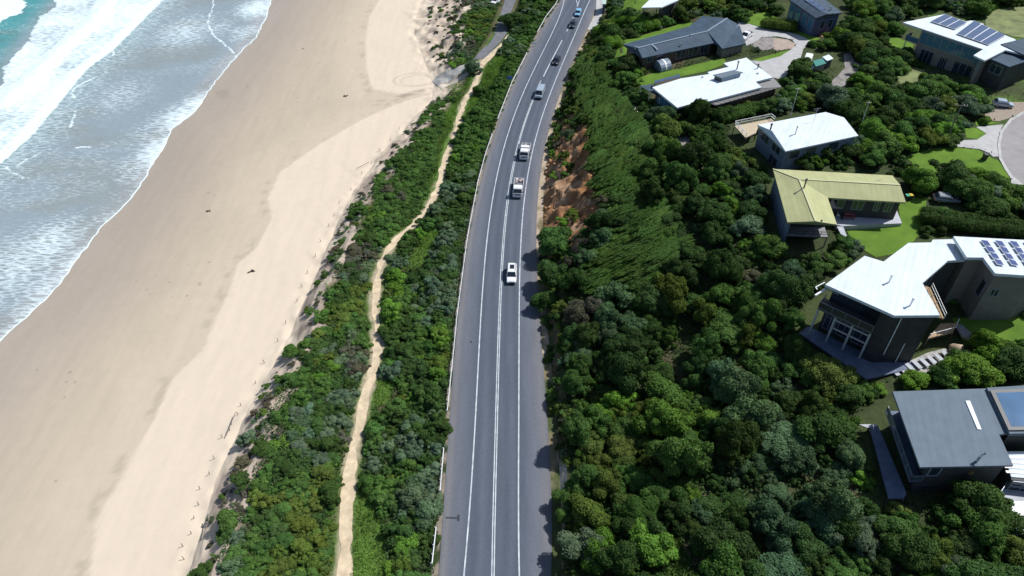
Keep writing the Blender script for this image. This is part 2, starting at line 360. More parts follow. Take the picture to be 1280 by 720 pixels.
def veg_col(X, Y, Z):
    n = fbm(X*.25, Y*.25, 51)
    c = mixc(np.broadcast_to(litter, X.shape+(3,)), soil, sst(.42, .6, n))
    d = np.abs(X-path.x(Y))
    c = mixc(c, grassc, sst(3.2, .8, d+(n-.5)*3)*.8)
    c = mixc(c, np.array([.40, .34, .24]), sst(1.5, .6, d+(fbm(X*.8, Y*.8, 3)-.47)*1.6))
    u, v = Q(X, Y, Z); wv = (n-.47)*14
    for g in GRASS_PX: c = mixc(c, grassc*1.15, .9*inpoly(u+wv, v+wv*.5, g))
    s = X-top.x(Y)
    c = mixc(c, duneS*.8, sst(2.4, .2, s+(n-.47)*5))
    return c
strip('dune_ground', top, path, 24, veg_col, earth_m)
strip('verge_ground', path, verge_l, 24, veg_col, earth_m)
strip('roadside_ground', verge_l, asph_l, 3, lambda X, Y, Z: mixc(np.broadcast_to(gravelc*.8, X.shape+(3,)), litter, sst(.45, .6, fbm(X*.6, Y*.6, 3))), earth_m)
strip('roadbed_ground', asph_l, asph_r, 4, lambda X, Y, Z: np.broadcast_to(gravelc*.6, X.shape+(3,)), earth_m)
strip('kerbside_ground', asph_r, cut0, 5, lambda X, Y, Z: mixc(mixc(np.broadcast_to(np.array([.42, .34, .25]), X.shape+(3,)), np.array([.2, .17, .1]), sst(.42, .6, fbm(X*.5, Y*.25, 8))), np.array([.07, .09, .035]), sst(112, 95, Y)*sst(.36, .5, fbm(X*.5, Y*.3, 18))), earth_m)
def cut_col(X, Y, Z):
    u, v = Q(X, Y, Z)
    bare = sst(120, 165, v)*sst(335, 300, v)+.9*sst(100, 125, v)*sst(165, 140, v)+.9*sst(570, 585, v)*sst(640, 610, v)
    n = fbm(X*.45, Y*.45, 61, 5)
    c = mixc(np.broadcast_to(soil, X.shape+(3,)), litter, sst(.4, .6, n))
    cl = mixc(np.broadcast_to(clay, X.shape+(3,)), np.array([.36, .235, .15]), sst(.46, .66, fbm(X*.3, Y*.3, 67, 5)))
    cl = mixc(cl, np.array([.17, .10, .06]), sst(.52, .66, fbm(X*.9, Y*.9, 71, 4))*.8)
    cl = mixc(cl, np.array([.38, .34, .30]), sst(560, 580, v))
    return mixc(c, cl, np.clip(bare*1.2-(n-.47)*.9, 0, 1))
strip('cliff_terrain', cut0, cut, 30, cut_col, clay_m)
strip('slope_terrain', cut, mid, 40, veg_col, earth_m)
strip('hillside_terrain', mid, hou, 40, veg_col, earth_m)
strip('hilltop_terrain', hou, far, 50, lambda X, Y, Z: mixc(np.broadcast_to(litter, X.shape+(3,)), np.array([.055, .075, .028]), sst(.42, .6, fbm(X*.15, Y*.15, 53))), earth_m)
strip('distant_terrain', far, rim, 40, lambda X, Y, Z: mixc(np.broadcast_to(litter*1.3, X.shape+(3,)), grassc, sst(.42, .6, fbm(X*.15, Y*.15, 53))), earth_m)
mb = MB(); mb.box((0, 0, -16.2), (9000, 9000, 2)); tag(mb.build('far_ground', mat('far_earth', (.06, .075, .04), .9, noise=.3, nscale=.02)), kind='structure')

# ------------------------------------------------------------------ sheets on the ground
def ribbon(name, la, lb, n, zoff, m, y0=Y0, y1=Y1-1, kind='structure', flat=None, dy=.8):
    yy = np.arange(y0, y1, dy); t = np.linspace(0, 1, n+1)
    X = la(yy)[:, None]*(1-t)+lb(yy)[:, None]*t; Y = np.repeat(yy[:, None], n+1, 1)
    Z = (H(X, Y)+zoff) if flat is None else np.full_like(X, flat)
    V = np.stack([X, Y, Z], -1).reshape(-1, 3)
    i = np.arange((len(yy)-1)*(n+1)).reshape(len(yy)-1, n+1)[:, :-1].ravel()
    me = fast_mesh(name, V, np.stack([i, i+1, i+n+2, i+n+1], 1), True)
    uv = me.attributes.new('across', 'FLOAT', 'POINT'); uv.data.foreach_set('value', np.repeat(t[None, :], len(yy), 0).astype(np.float32).ravel())
    return tag(link(name, me, m), kind=kind)
def asphalt_mat():
    m = bpy.data.materials.new('asphalt'); m.use_nodes = True; N, K = nt(m); b = N['Principled BSDF']; b.inputs['Roughness'].default_value = .85; b.inputs['Specular IOR Level'].default_value = .12
    at = N.new('ShaderNodeAttribute'); at.attribute_name = 'across'; tc = N.new('ShaderNodeTexCoord')
    r = N.new('ShaderNodeValToRGB'); e = r.color_ramp.elements
    A = (.091, .109, .139, 1); S = (.145, .151, .167, 1); W = (.080, .097, .126, 1); T = (.101, .119, .150, 1)
    e[0].position = 0; e[0].color = S; e[1].position = 1; e[1].color = S
    for p, c in ((.04, (.17, .17, .18, 1)), (.08, (.13, .14, .165, 1)), (.17, (.115, .13, .16, 1)), (.245, A), (.30, W), (.36, T), (.43, W), (.49, A), (.54, A), (.58, W), (.64, T), (.69, W), (.735, A), (.78, (.11, .125, .16, 1)), (.9, (.135, .145, .17, 1)), (.96, (.165, .165, .18, 1))):
        x = e.new(p); x.color = c
    n = N.new('ShaderNodeTexNoise'); n.inputs['Scale'].default_value = .25; n.inputs['Detail'].default_value = 8; n.inputs['Roughness'].default_value = .65
    mp = N.new('ShaderNodeMapping'); mp.inputs['Scale'].default_value = (1.6, .22, 1); K.new(tc.outputs['Object'], mp.inputs['Vector']); K.new(mp.outputs['Vector'], n.inputs['Vector'])
    ad = N.new('ShaderNodeMath'); ad.operation = 'MULTIPLY_ADD'; ad.inputs[1].default_value = .05; K.new(n.outputs['Fac'], ad.inputs[0]); K.new(at.outputs['Fac'], ad.inputs[2])
    sb = N.new('ShaderNodeMath'); sb.operation = 'SUBTRACT'; sb.inputs[1].default_value = .025; K.new(ad.outputs[0], sb.inputs[0]); K.new(sb.outputs[0], r.inputs['Fac'])
    n2 = N.new('ShaderNodeTexNoise'); n2.inputs['Scale'].default_value = 2.2; n2.inputs['Detail'].default_value = 9; n2.inputs['Roughness'].default_value = .75; K.new(tc.outputs['Object'], n2.inputs['Vector'])
    mr = N.new('ShaderNodeMapRange'); mr.inputs['From Min'].default_value = .25; mr.inputs['From Max'].default_value = .75; mr.inputs['To Min'].default_value = .86; mr.inputs['To Max'].default_value = 1.14; K.new(n2.outputs['Fac'], mr.inputs['Value'])
    mr2 = N.new('ShaderNodeMapRange'); mr2.inputs['From Min'].default_value = .3; mr2.inputs['From Max'].default_value = .7; mr2.inputs['To Min'].default_value = .88; mr2.inputs['To Max'].default_value = 1.12; K.new(n.outputs['Fac'], mr2.inputs['Value'])
    mm = N.new('ShaderNodeMath'); mm.operation = 'MULTIPLY'; K.new(mr.outputs[0], mm.inputs[0]); K.new(mr2.outputs[0], mm.inputs[1])
    x = N.new('ShaderNodeMix'); x.data_type = 'RGBA'; x.blend_type = 'MULTIPLY'; x.inputs[0].default_value = 1; K.new(r.outputs['Color'], x.inputs[6]); K.new(mm.outputs[0], x.inputs[7]); K.new(x.outputs[2], b.inputs['Base Color'])
    return m
ROADZ = .05
ribbon('road', asph_l.x, asph_r.x, 30, 0, asphalt_mat(), flat=ROADZ)
paint = mat('road_paint', (.62, .66, .70), .7, noise=.35, nscale=.9, dirt=(.36, .39, .43))
def stripe(name, f, off, w, y0, y1):
    def k(y): d = (f(y+.5)-f(y-.5)); return np.sqrt(1+d*d)
    return ribbon(name, lambda y: f(y)+(off-w/2)*k(y), lambda y: f(y)+(off+w/2)*k(y), 1, 0, paint, y0, y1, flat=ROADZ+.008)
stripe('road_edge_line', edge_l.x, 0, .19, Y0, 329)
stripe('road_edge_line', edge_r.x, 0, .19, Y0, 329)
yv = lambda v: P(640, v, 0)[1]
stripe('road_centre_line', centre.x, -.15, .15, Y0, yv(100)); stripe('road_centre_line', centre.x, .15, .15, Y0, yv(190))
stripe('road_centre_line', centre.x, .1, .16, yv(180), yv(118))
stripe('road_centre_line', centre.x, 0, .26, yv(96), yv(49)); stripe('road_centre_line', centre.x, 0, .26, yv(39.5), yv(11))
stripe('road_centre_line', centre.x, .0, .17, yv(11), 329)
c2 = lambda y: centre.x(y)-sst(yv(11), yv(-14), y)*2.6
stripe('road_turn_line', c2, 0, .2, yv(11), 329)
# tar repairs
tar = mat('tar', (.025, .03, .042), .7, noise=.3, nscale=4)
PATCHES = []
def patch(name, pts, m, z=None, lift=.05, grid=1.6, kind='structure'):
    """ground sheet with a photo outline, draped over the terrain"""
    if z is None: PATCHES.append(pts)
    w = [G(u, v) if z is None else Vector(P(u, v, z)) for u, v in pts]
    pl = []
    for a, b in zip(w, w[1:]+w[:1]):
        k = max(1, int((a-b).length/1.2)); pl += [(a.x+(b.x-a.x)*i/k, a.y+(b.y-a.y)*i/k) for i in range(k)]
    from mathutils.geometry import delaunay_2d_cdt
    xs = [p[0] for p in pl]; yy = [p[1] for p in pl]
    gx, gy = np.meshgrid(np.arange(min(xs), max(xs), grid), np.arange(min(yy), max(yy), grid)); gx = gx.ravel()+.01; gy = gy.ravel()+.01
    ins = inpoly(gx, gy, pl) & (segdist(gx, gy, pl+[pl[0]]) > .35)
    pts2 = [Vector(p) for p in pl]+[Vector((a, b)) for a, b in zip(gx[ins], gy[ins])]
    r = delaunay_2d_cdt(pts2, [], [list(range(len(pl)))], 1, 1e-4)
    V = np.array([(p.x, p.y) for p in r[0]]); zz = H(V[:, 0], V[:, 1])+lift if z is None else np.full(len(V), z+lift)
    me = bpy.data.meshes.new(name); me.from_pydata([(a, b, c) for (a, b), c in zip(V, zz)], [], [tuple(f) for f in r[2]])
    bm = bmesh.new(); bm.from_mesh(me); bmesh.ops.recalc_face_normals(bm, faces=bm.faces)
    if sum(f.normal.z for f in bm.faces) < 0: bmesh.ops.reverse_faces(bm, faces=bm.faces)
    bm.to_mesh(me); bm.free()
    return tag(link(name, me, m), kind=kind)
patch('road_tar_surface', [(557,646.2), (571,646.4), (572,643.5), (574.5,643), (574.6,651.5), (571.5,651.6), (571,648.8), (557,648.2)], tar, z=ROADZ, lift=.004)
patch('road_tar_surface', [(587.5,426), (590,426), (590,428.5), (587.5,428.5)], tar, z=ROADZ, lift=.004)
# far-side junction apron and sandy shoulder
conc = mat('concrete', (.42, .42, .41), .85, noise=.18, nscale=.8, bump=.15)
sandp = mat('path_sand', (.60, .485, .33), .95, noise=.2, nscale=.9, bump=.4, bscale=3)
patch('kerb_path', [(746,-6), (744.5,18), (734,37), (740,38.5), (748,30), (752,20), (757,6), (759,-6)], conc, lift=.06)
patch('garden_path', [(1126,466), (1136,452), (1160,441), (1180,436), (1196,440), (1190,452), (1165,460), (1150,474), (1132,476)], mat('garden_paving', (.36, .35, .33), .9, noise=.4, nscale=1.2), lift=.08)
asph2 = mat('asphalt_patch', (.088, .107, .143), .85, spec=.1, noise=.15, nscale=1.5); asph3 = mat('asphalt_worn', (.108, .127, .163), .85, spec=.1, noise=.15, nscale=1.5)
def rpatch(v0, v1, t0, t1, m):
    ya, yb = sorted((P(0, v0)[1], P(0, v1)[1])); f = lambda t: (lambda y: edge_l.x(y)*(1-t)+edge_r.x(y)*t)
    ribbon('road_repair_surface', f(t0), f(t1), 2, 0, m, ya, yb, flat=ROADZ+.003)
# walking track on the dunes
def trackw(y): return .68+.2*(vnoise(y*.23, y*0, 4)-.5)*2+.2*sst(70, 50, y)
pe = P(602, 84, -1.8)[1]
ribbon('path', lambda y: path.x(y)-trackw(y)-.35*(vnoise(y*.5, y*0, 8)-.5)*2, lambda y: path.x(y)+trackw(y)+.35*(vnoise(y*.6, y*0, 9)-.5)*2, 6, .05, sandp, Y0, pe+2, dy=.5)
tarlane = mat('lane_asphalt', (.145, .15, .165), .85, noise=.18, nscale=.6)
lane_l = L(-1.9, (-30,640), (5,629.5), (25,623.5), (50,615.5), (58,607.5), (72,593)); lane_r = L(-1.9, (-30,652), (0,645.5), (17,638.5), (43,633), (57,623.5), (75,605))
ribbon('lane_road', lane_l.x, lane_r.x, 8, .10, tarlane, P(600, 74, -1.9)[1], 329, dy=.5)
patch('lane_verge_path', [(605,73.5), (623.5,57.5), (634,44), (637,44), (628,58), (613,75), (604,83), (600,80)], sandp, lift=.12, grid=.7)
patch('ramp_road', [(596,77), (582,80), (563,87), (545,95.5), (540,102), (548,108), (566,99), (584,88), (601,83)], mat('ramp_concrete', (.35, .345, .33), .9, noise=.2, nscale=.7), lift=.10, grid=.7)
patch('ramp_edge_path', [(549,108.5), (568,100), (584,90), (586,94), (570,104), (552,112)], mat('ramp_sand', (.5, .45, .38), .95, noise=.12), lift=.12, grid=.7)
patch('dune_path', [(562,31), (575,13), (583,8), (594,6), (596,8), (585,13), (577,19), (568,33)], mat('dune_track_sand', (.52, .45, .35), .95, noise=.12, nscale=1), lift=.10, grid=.7)
# hill streets, drives, lawns
street = mat('street_asphalt', (.27, .255, .26), .85, noise=.1, nscale=.5)
drive = mat('drive_concrete', (.40, .40, .40), .85, noise=.12, nscale=.6)
gravel = mat('drive_gravel', (.24, .22, .21), .9, noise=.35, nscale=1.0, bump=.4)
lawn_m = mat('lawn_turf', (.135, .235, .032), .9, spec=.1, noise=.45, nscale=.4, bump=.5, bscale=6, dirt=(.085, .165, .024))
field_m = mat('field_turf', (.16, .19, .07), .9, noise=.4, nscale=.35, bump=.5, bscale=5)
patch('street_road', [(1312,132), (1283,140), (1264,151), (1253,165), (1249.5,181), (1251,197), (1258,210), (1266,221), (1278,231), (1312,238)], street, lift=.12)
patch('street_kerb', [(1285,136), (1262,149), (1250,164), (1246.5,181), (1248.5,199), (1256,213), (1264,225), (1262,231), (1268,231), (1276,233), (1279,231.5), (1266.5,221.5), (1258.5,210.5), (1251.5,197.2), (1250.2,181), (1253.6,165.5), (1264.3,151.6), (1284,140)], conc, lift=.15, grid=1.2)
patch('drive_path', [(1193,183.5), (1200,176), (1221,175), (1233,167.5), (1220,159), (1254,156), (1249,166), (1246,181), (1248,196), (1241,196.5), (1236,191.5), (1224,186.8)], drive, lift=.10)
patch('drive_path', [(924,31), (921,27), (930,28.5), (955,36), (985,40), (1005,47), (1013,52), (1004,62), (1000,75), (985,92), (978,100), (958,96), (950,84), (938,76), (952,77), (975,71), (990,61.5), (995,57), (990,50), (972,46), (952,47), (945,52), (933,58)], drive, lift=.12)
patch('turning_path', [(968,47.5), (985,50), (994,55), (992,61), (970,64), (965,60)], mat('drive_pavers', (.36, .29, .24), .9, noise=.15, nscale=1), lift=.10)
patch('garden_gravel_path', [(938,56), (945,50), (955,47), (968,47.5), (966,62), (950,64)], gravel, lift=.10)
patch('track_path', [(1054,68), (1063,66), (1068,77), (1078,81), (1072,89), (1063,97), (1057,105), (1052,116), (1030,118), (1036,105), (1047,95), (1056,85)], gravel, lift=.10)
patch('terrace_path', [(1013,38), (1036,33), (1043,36), (1036,47.5), (1028,47)], mat('brick_paving', (.36, .16, .12), .85, noise=.2, nscale=1.5), lift=.12)
patch('terrace_path', [(1068,14), (1075,11.5), (1087,14), (1086,19), (1070,20)], conc, lift=.10)
patch('rubble_path', [(838,164), (858,164), (863,178), (860,190), (848,194), (843,182)], gravel, lift=.10)
patch('service_path', [(756,76), (762,76), (768,97), (774,108), (790,126), (803,150), (814,166), (811,167), (798,152), (785,130), (770,112), (763,100)], mat('shell_track', (.55, .52, .46), .95, noise=.15), lift=.10, grid=.9)
patch('lawn', [(768,74), (774,53), (790,48), (862,26), (868,32), (862,34), (790,58), (780,75)], lawn_m, lift=.07)
patch('lawn', [(772,15), (786,-6), (826,-6), (815,4), (800,14), (790,18)], lawn_m, lift=.07)
patch('lawn', [(790,108), (797,98), (815,92), (850,86), (905,72), (908,80), (880,90), (850,96), (806,108)], lawn_m, lift=.07)
patch('lawn', [(1054,284), (1075,281), (1126,281), (1122,252), (1140,247), (1158,247), (1155,285), (1142,302), (1125,316), (1095,322), (1068,306)], lawn_m, lift=.07)
patch('lawn', [(1132,196), (1160,187), (1190,184), (1223,187.5), (1240,198), (1248,201), (1258,215), (1263,226), (1240,226), (1217,214), (1182,216), (1150,215)], lawn_m, lift=.07)
patch('lawn', [(1190,398), (1300,394), (1300,430), (1205,432)], lawn_m, lift=.07)
patch('lawn', [(940,75), (990,62), (993,64.5), (955,79)], lawn_m, lift=.07)
patch('lawn', [(916,24), (960,14), (968,20), (985,35), (1012,44), (1026,49), (1012,52), (985,40), (955,36), (930,28)], lawn_m, lift=.07)
patch('lawn', [(1107,50), (1120,46), (1142,56), (1140,63), (1115,60)], lawn_m, lift=.07)
patch('field_lawn', [(1230,14), (1262,10), (1300,4), (1300,50), (1266,46), (1232,34)], field_m, lift=.07)
patch('field_lawn', [(1118,96), (1140,84), (1156,88), (1150,104), (1126,106)], field_m, lift=.07)
patch('dirt_path', [(1230,133), (1256,128), (1290,128), (1290,134), (1262,148), (1248,152), (1232,150)], mat('bare_dirt', (.30, .25, .2), .95, noise=.2), lift=.09)
patch('lawn', [(1205,160), (1222,160), (1234,168), (1222,174), (1208,173)], lawn_m, lift=.07)
patch('lawn', [(1218,170-20), (1232,152), (1247,154), (1220,158)], lawn_m, lift=.07)

# ================================================================== SEA
S = np.concatenate([np.arange(0, 3, .11), np.arange(3, 80, .34), np.arange(80, 170, 1.0), np.array([175, 200, 260, 400, 800, 2500])])[::-1]
ysea = np.arange(20, 330, .42)
X = water.x(ysea)[:, None]-S; 
X = X+(.9*(vnoise(ysea*.16, ysea*0, 2)-.5)+.5*(vnoise(ysea*.6, ysea*0, 3)-.5))[:, None]*np.exp(-S/6)
Y = np.repeat(ysea[:, None], len(S), 1)
SD = np.broadcast_to(S, X.shape)
Zs = -8.3+.12*sst(0, 1.2, SD)+.02
u, v = Q(X, Y, np.full_like(X, -8.2))
def plw(pts): return [P(a, b, -8.2)[:2] for a, b in pts]
band = [(75,-60), (90,-20), (73,0), (53,27), (40,50), (17,70), (0,107), (-40,150), (-80,190), (-120,330), (-60,250), (0,197), (33,167), (67,127), (100,87), (133,63), (177,20), (197,0), (240,-60)]
wob = (fbm(X*.12, Y*.12, 101)-.47)*22+(fbm(X*.6, Y*.6, 103)-.47)*8
wb = inpoly(u+wob*.9, v+wob*.5, band)
bd = segdist(X, Y, plw([(240,-60), (197,0), (177,20), (133,63), (100,87), (67,127), (33,167), (0,197), (-60,250)]))
ins = inpoly(u, v, band)
fo = np.where(wb, .74, 0.0)
inner = segdist(X, Y, plw([(150,-20), (120,25), (80,60), (50,90), (5,130)]))
fo = np.where(wb, np.maximum(fo*(.45+.85*fbm(X*.09, Y*.09, 107)), .99*sst(7, 1, inner+wob*.2)), fo)
fo = np.maximum(fo, np.where(ins | (bd < 2), sst(5.0, .4, bd+(fbm(X*.4, Y*.4, 109)-.47)*3), 0)*.95)
fo = np.maximum(fo, .95*inpoly(u+wob*.5, v+wob*.3, [(-30,-20), (38,-20), (33,2), (22,18), (5,22), (-30,40)]))
def fl(pts, w, a):
    global fo
    d = segdist(X+(fbm(X*.5, Y*.5, 113)-.47)*1.6, Y+(fbm(X*.5, Y*.5, 127)-.47)*1.6, plw(pts)); fo = np.maximum(fo, a*sst(w*.55, w*.1, d)*sst(.3, .42, fbm(X*.35, Y*.35, 119)))
fl([(267,-10), (266,5), (259,30), (267,45), (283,57), (296,70)], .55, .98)
fl([(122,96), (105,103), (90,113), (92,122), (95,133), (93,147), (88,160)], .5, .9)
fl([(112,184), (80,186), (57,188), (40,196), (23,206)], .5, .9)
fl([(8,208), (12,215), (30,222)], .4, .8); fl([(30,155), (50,157), (62,158)], .5, .6); fl([(75,140), (88,145)], .4, .6)
fl([(140,60), (143,68), (135,74)], .6, .9); fl([(150,216), (175,210), (192,206)], .5, .7)
# trailing lace behind the breaker and in the swash
trail = sst(26, 2, bd)*.36
swash = (.20+.30*sst(.40, .62, fbm(X*.045, Y*.045, 131)))*sst(20, 2, SD)
strk = .25*sst(.36, .66, fbm(X*.035, Y*.15, 137, 4))
fo = np.maximum(fo, np.maximum(np.maximum(trail, strk), swash)*np.where(u < -400, 0, 1))
for pu, pv, rr, a in ((232,148,9,.62), (200,190,8,.6), (245,130,6,.55), (322,10,9,.62), (270,35,10,.36), (60,305,9,.5), (90,330,7,.45), (230,40,14,.45), (150,120,12,.36), (30,330,14,.45)):
    p = P(pu, pv, -8.2); fo = np.maximum(fo, a*np.exp(-(((X-p[0]))**2*1.0+((Y-p[1])*.7)**2)/rr**2))
fo = np.maximum(fo, sst(.22, .08, np.abs(SD-.13+.1*(fbm(X*.3, Y*.3, 157)-.47))))
crest = np.exp(-(inner/3.5)**2)*.6+np.where(wb, .25, 0)*fbm(X*.5, Y*.5, 139)
Zs = Zs+crest+sst(2, 25, SD)*(fbm(X*.22, Y*.5, 149)-.47)*.32+sst(1, 6, SD)*(fbm(X*.9, Y*1.8, 151, 3)-.47)*.12
seaward = segdist(X, Y, plw([(120,-60), (75,0), (53,27), (17,70), (0,107), (-60,190)]))
outer = inpoly(u, v, [(-4000,-4000), (100,-60), (73,0), (53,27), (17,70), (0,107), (-80,190), (-4000,3000)])
deep = np.where(outer, sst(-2, 9, seaward), 0)
sh = np.array([.255, .315, .345]); thin = np.array([.36, .36, .36]); mid_ = np.array([.22, .335, .35]); dp = np.array([.06, .29, .30])
c = mixc(np.broadcast_to(sh, X.shape+(3,)), thin, sst(7, .5, SD)*.8)
c = mixc(c, np.array([.25, .275, .265]), .6*sst(.44, .60, fbm(X*.05, Y*.09, 153)))
c = mixc(c, mid_, sst(14, 2, bd)*.6)
c = mixc(c, dp, deep)
c = mixc(c, np.array([.10, .19, .17]), deep*sst(.48, .62, fbm(X*.09, Y*.09, 155))*.7)
i = np.arange((len(ysea)-1)*len(S)).reshape(len(ysea)-1, len(S))[:, :-1].ravel(); n1 = len(S)
me = fast_mesh('sea_water', np.stack([X, Y, Zs], -1).reshape(-1, 3), np.stack([i, i+1, i+n1+1, i+n1], 1), True)
set_col(me, np.concatenate([c, fo[..., None]], -1).reshape(-1, 4))
m = bpy.data.materials.new('sea'); m.use_nodes = True; N, K = nt(m); b = N['Principled BSDF']
a = N.new('ShaderNodeVertexColor'); a.layer_name = 'Col'; tc = N.new('ShaderNodeTexCoord')
mp = N.new('ShaderNodeMapping'); mp.inputs['Scale'].default_value = (.38, 1.5, 1); mp.inputs['Rotation'].default_value = (0, 0, .12); K.new(tc.outputs['Object'], mp.inputs['Vector'])
dn = N.new('ShaderNodeTexNoise'); dn.inputs['Scale'].default_value = .7; dn.inputs['Detail'].default_value = 4; K.new(mp.outputs['Vector'], dn.inputs['Vector'])
dv = N.new('ShaderNodeVectorMath'); dv.operation = 'MULTIPLY_ADD'; dv.inputs[1].default_value = (1.4, 1.4, 0); K.new(dn.outputs['Color'], dv.inputs[0]); K.new(mp.outputs['Vector'], dv.inputs[2])
vo = N.new('ShaderNodeTexVoronoi'); vo.feature = 'DISTANCE_TO_EDGE'; vo.inputs['Scale'].default_value = .8; K.new(dv.outputs[0], vo.inputs['Vector'])
vr = N.new('ShaderNodeMapRange'); vr.inputs['From Max'].default_value = .28; vr.inputs['To Min'].default_value = .72; vr.inputs['To Max'].default_value = .12; K.new(vo.outputs['Distance'], vr.inputs['Value'])
n3 = N.new('ShaderNodeTexNoise'); n3.inputs['Scale'].default_value = 1.6; n3.inputs['Detail'].default_value = 8; n3.inputs['Roughness'].default_value = .72; K.new(mp.outputs['Vector'], n3.inputs['Vector'])
ad = N.new('ShaderNodeMath'); ad.operation = 'MULTIPLY_ADD'; ad.inputs[1].default_value = .95; K.new(n3.outputs['Fac'], ad.inputs[0])
vh = N.new('ShaderNodeMath'); vh.operation = 'MULTIPLY'; vh.inputs[1].default_value = .42; K.new(vr.outputs[0], vh.inputs[0]); K.new(vh.outputs[0], ad.inputs[2])
th = N.new('ShaderNodeMath'); th.operation = 'ADD'; K.new(ad.outputs[0], th.inputs[0]); K.new(a.outputs['Alpha'], th.inputs[1])
fm = N.new('ShaderNodeMapRange'); fm.interpolation_type = 'SMOOTHSTEP'; fm.inputs['From Min'].default_value = .86; fm.inputs['From Max'].default_value = 1.42; K.new(th.outputs[0], fm.inputs['Value'])
mx = N.new('ShaderNodeMix'); mx.data_type = 'RGBA'; K.new(fm.outputs[0], mx.inputs[0]); K.new(a.outputs['Color'], mx.inputs[6]); mx.inputs[7].default_value = (.70, .83, .87, 1); K.new(mx.outputs[2], b.inputs['Base Color'])
rr = N.new('ShaderNodeMapRange'); rr.inputs['To Min'].default_value = .18; rr.inputs['To Max'].default_value = .75; K.new(fm.outputs[0], rr.inputs['Value']); K.new(rr.outputs[0], b.inputs['Roughness'])
bp = N.new('ShaderNodeBump'); bp.inputs['Strength'].default_value = .55; bp.inputs['Distance'].default_value = .25; K.new(n3.outputs['Fac'], bp.inputs['Height']); K.new(bp.outputs['Normal'], b.inputs['Normal'])
tag(link('sea_water', me, m), kind='structure')
# ================================================================== PLANTS
leafM = leaf_mat('leaves'); barkM = mat('bark', (.10, .085, .065), .95, noise=.3, nscale=5)
def ico(sub=1):
    bm = bmesh.new(); bmesh.ops.create_icosphere(bm, subdivisions=sub, radius=1)
    v = np.array([x.co[:] for x in bm.verts]); f = np.array([[a.index for a in g.verts] for g in bm.faces]); bm.free(); return v, f
ICO = ico(2)
def unit(a): return a/np.maximum(np.linalg.norm(a, axis=-1, keepdims=True), 1e-9)
def kites(c, n, size, asp=.62, direc=None, r=rng, curl=.25):
    """one bent kite of two triangles per centre; returns verts, faces"""
    k = len(c)
    t = r.normal(size=(k, 3)) if direc is None else np.broadcast_to(direc, (k, 3))+r.normal(size=(k, 3))*.28
    t = unit(t-n*np.sum(t*n, -1, keepdims=True)); b = np.cross(n, t)
    s = size if np.ndim(size) else np.full(k, size); s = s[:, None]
    V = np.stack([c-t*s*.5, c+b*s*asp*.5+n*s*curl*.5, c+t*s*.5, c-b*s*asp*.5+n*s*curl*.5], 1).reshape(-1, 3)
    i = np.arange(k)*4
    Fc = np.concatenate([np.stack([i, i+1, i+2], 1), np.stack([i, i+2, i+3], 1)])
    return V, Fc
def crown_mesh(name, lobes, leaf=.3, dens=2.0, jit=.55, asp=.62, direc=None, zmin=-.35, seed=0, core=.84, axis=None):
    """lobes: (centre, radii, yaw). leaves over each lobe's skin, and a leafy core so that little shows through"""
    r = np.random.default_rng(seed); VV = []; FF = []; LL = []; nb = 0
    for (c, rad, yaw) in lobes:
        rad = np.array(rad); c = np.array(c)
        area = 4*math.pi*((rad[0]*rad[1])**1.6/3+(rad[0]*rad[2])**1.6/3+(rad[1]*rad[2])**1.6/3)**(1/1.6)
        k = max(12, int(area*dens/(leaf*leaf*asp)))
        d = unit(r.normal(size=(k*2, 3))); d = d[d[:, 2] > zmin][:k]; k = len(d)
        R = np.array([[math.cos(yaw), -math.sin(yaw), 0], [math.sin(yaw), math.cos(yaw), 0], [0, 0, 1]])
        p = (d*rad*(r.uniform(.82, 1.12, (k, 1)))) @ R.T+c
        keep = np.ones(k, bool)
        for (c2, r2, y2) in lobes:
            if c2 is c or (abs(np.array(c2)-c).max() < 1e-6): continue
            R2 = np.array([[math.cos(y2), -math.sin(y2), 0], [math.sin(y2), math.cos(y2), 0], [0, 0, 1]])
            q = ((p-np.array(c2)) @ R2)/np.array(r2); keep &= (q*q).sum(-1) > .72
        p = p[keep]; d = d[keep]; k = len(p)
        if k == 0: continue
        n = unit(unit((d/rad) @ R.T)+r.normal(size=(k, 3))*jit+np.array([0, 0, .25]))
        V, Fc = kites(p, n, leaf*r.uniform(.6, 1.35, k), asp, None if direc is None else direc, r)
        tone = r.uniform(-.19, .19)
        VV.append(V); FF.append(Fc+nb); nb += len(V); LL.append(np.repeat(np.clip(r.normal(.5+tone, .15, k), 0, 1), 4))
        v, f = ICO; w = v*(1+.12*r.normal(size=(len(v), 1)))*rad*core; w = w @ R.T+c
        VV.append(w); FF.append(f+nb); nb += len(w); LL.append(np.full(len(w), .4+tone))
    V = np.concatenate(VV); V[:, 2] = np.maximum(V[:, 2], -.35)
    me = fast_mesh(name, V, np.concatenate(FF)); a = me.attributes.new('lf', 'FLOAT', 'POINT'); a.data.foreach_set('value', np.concatenate(LL).astype(np.float32))
    me.materials.append(leafM); return me
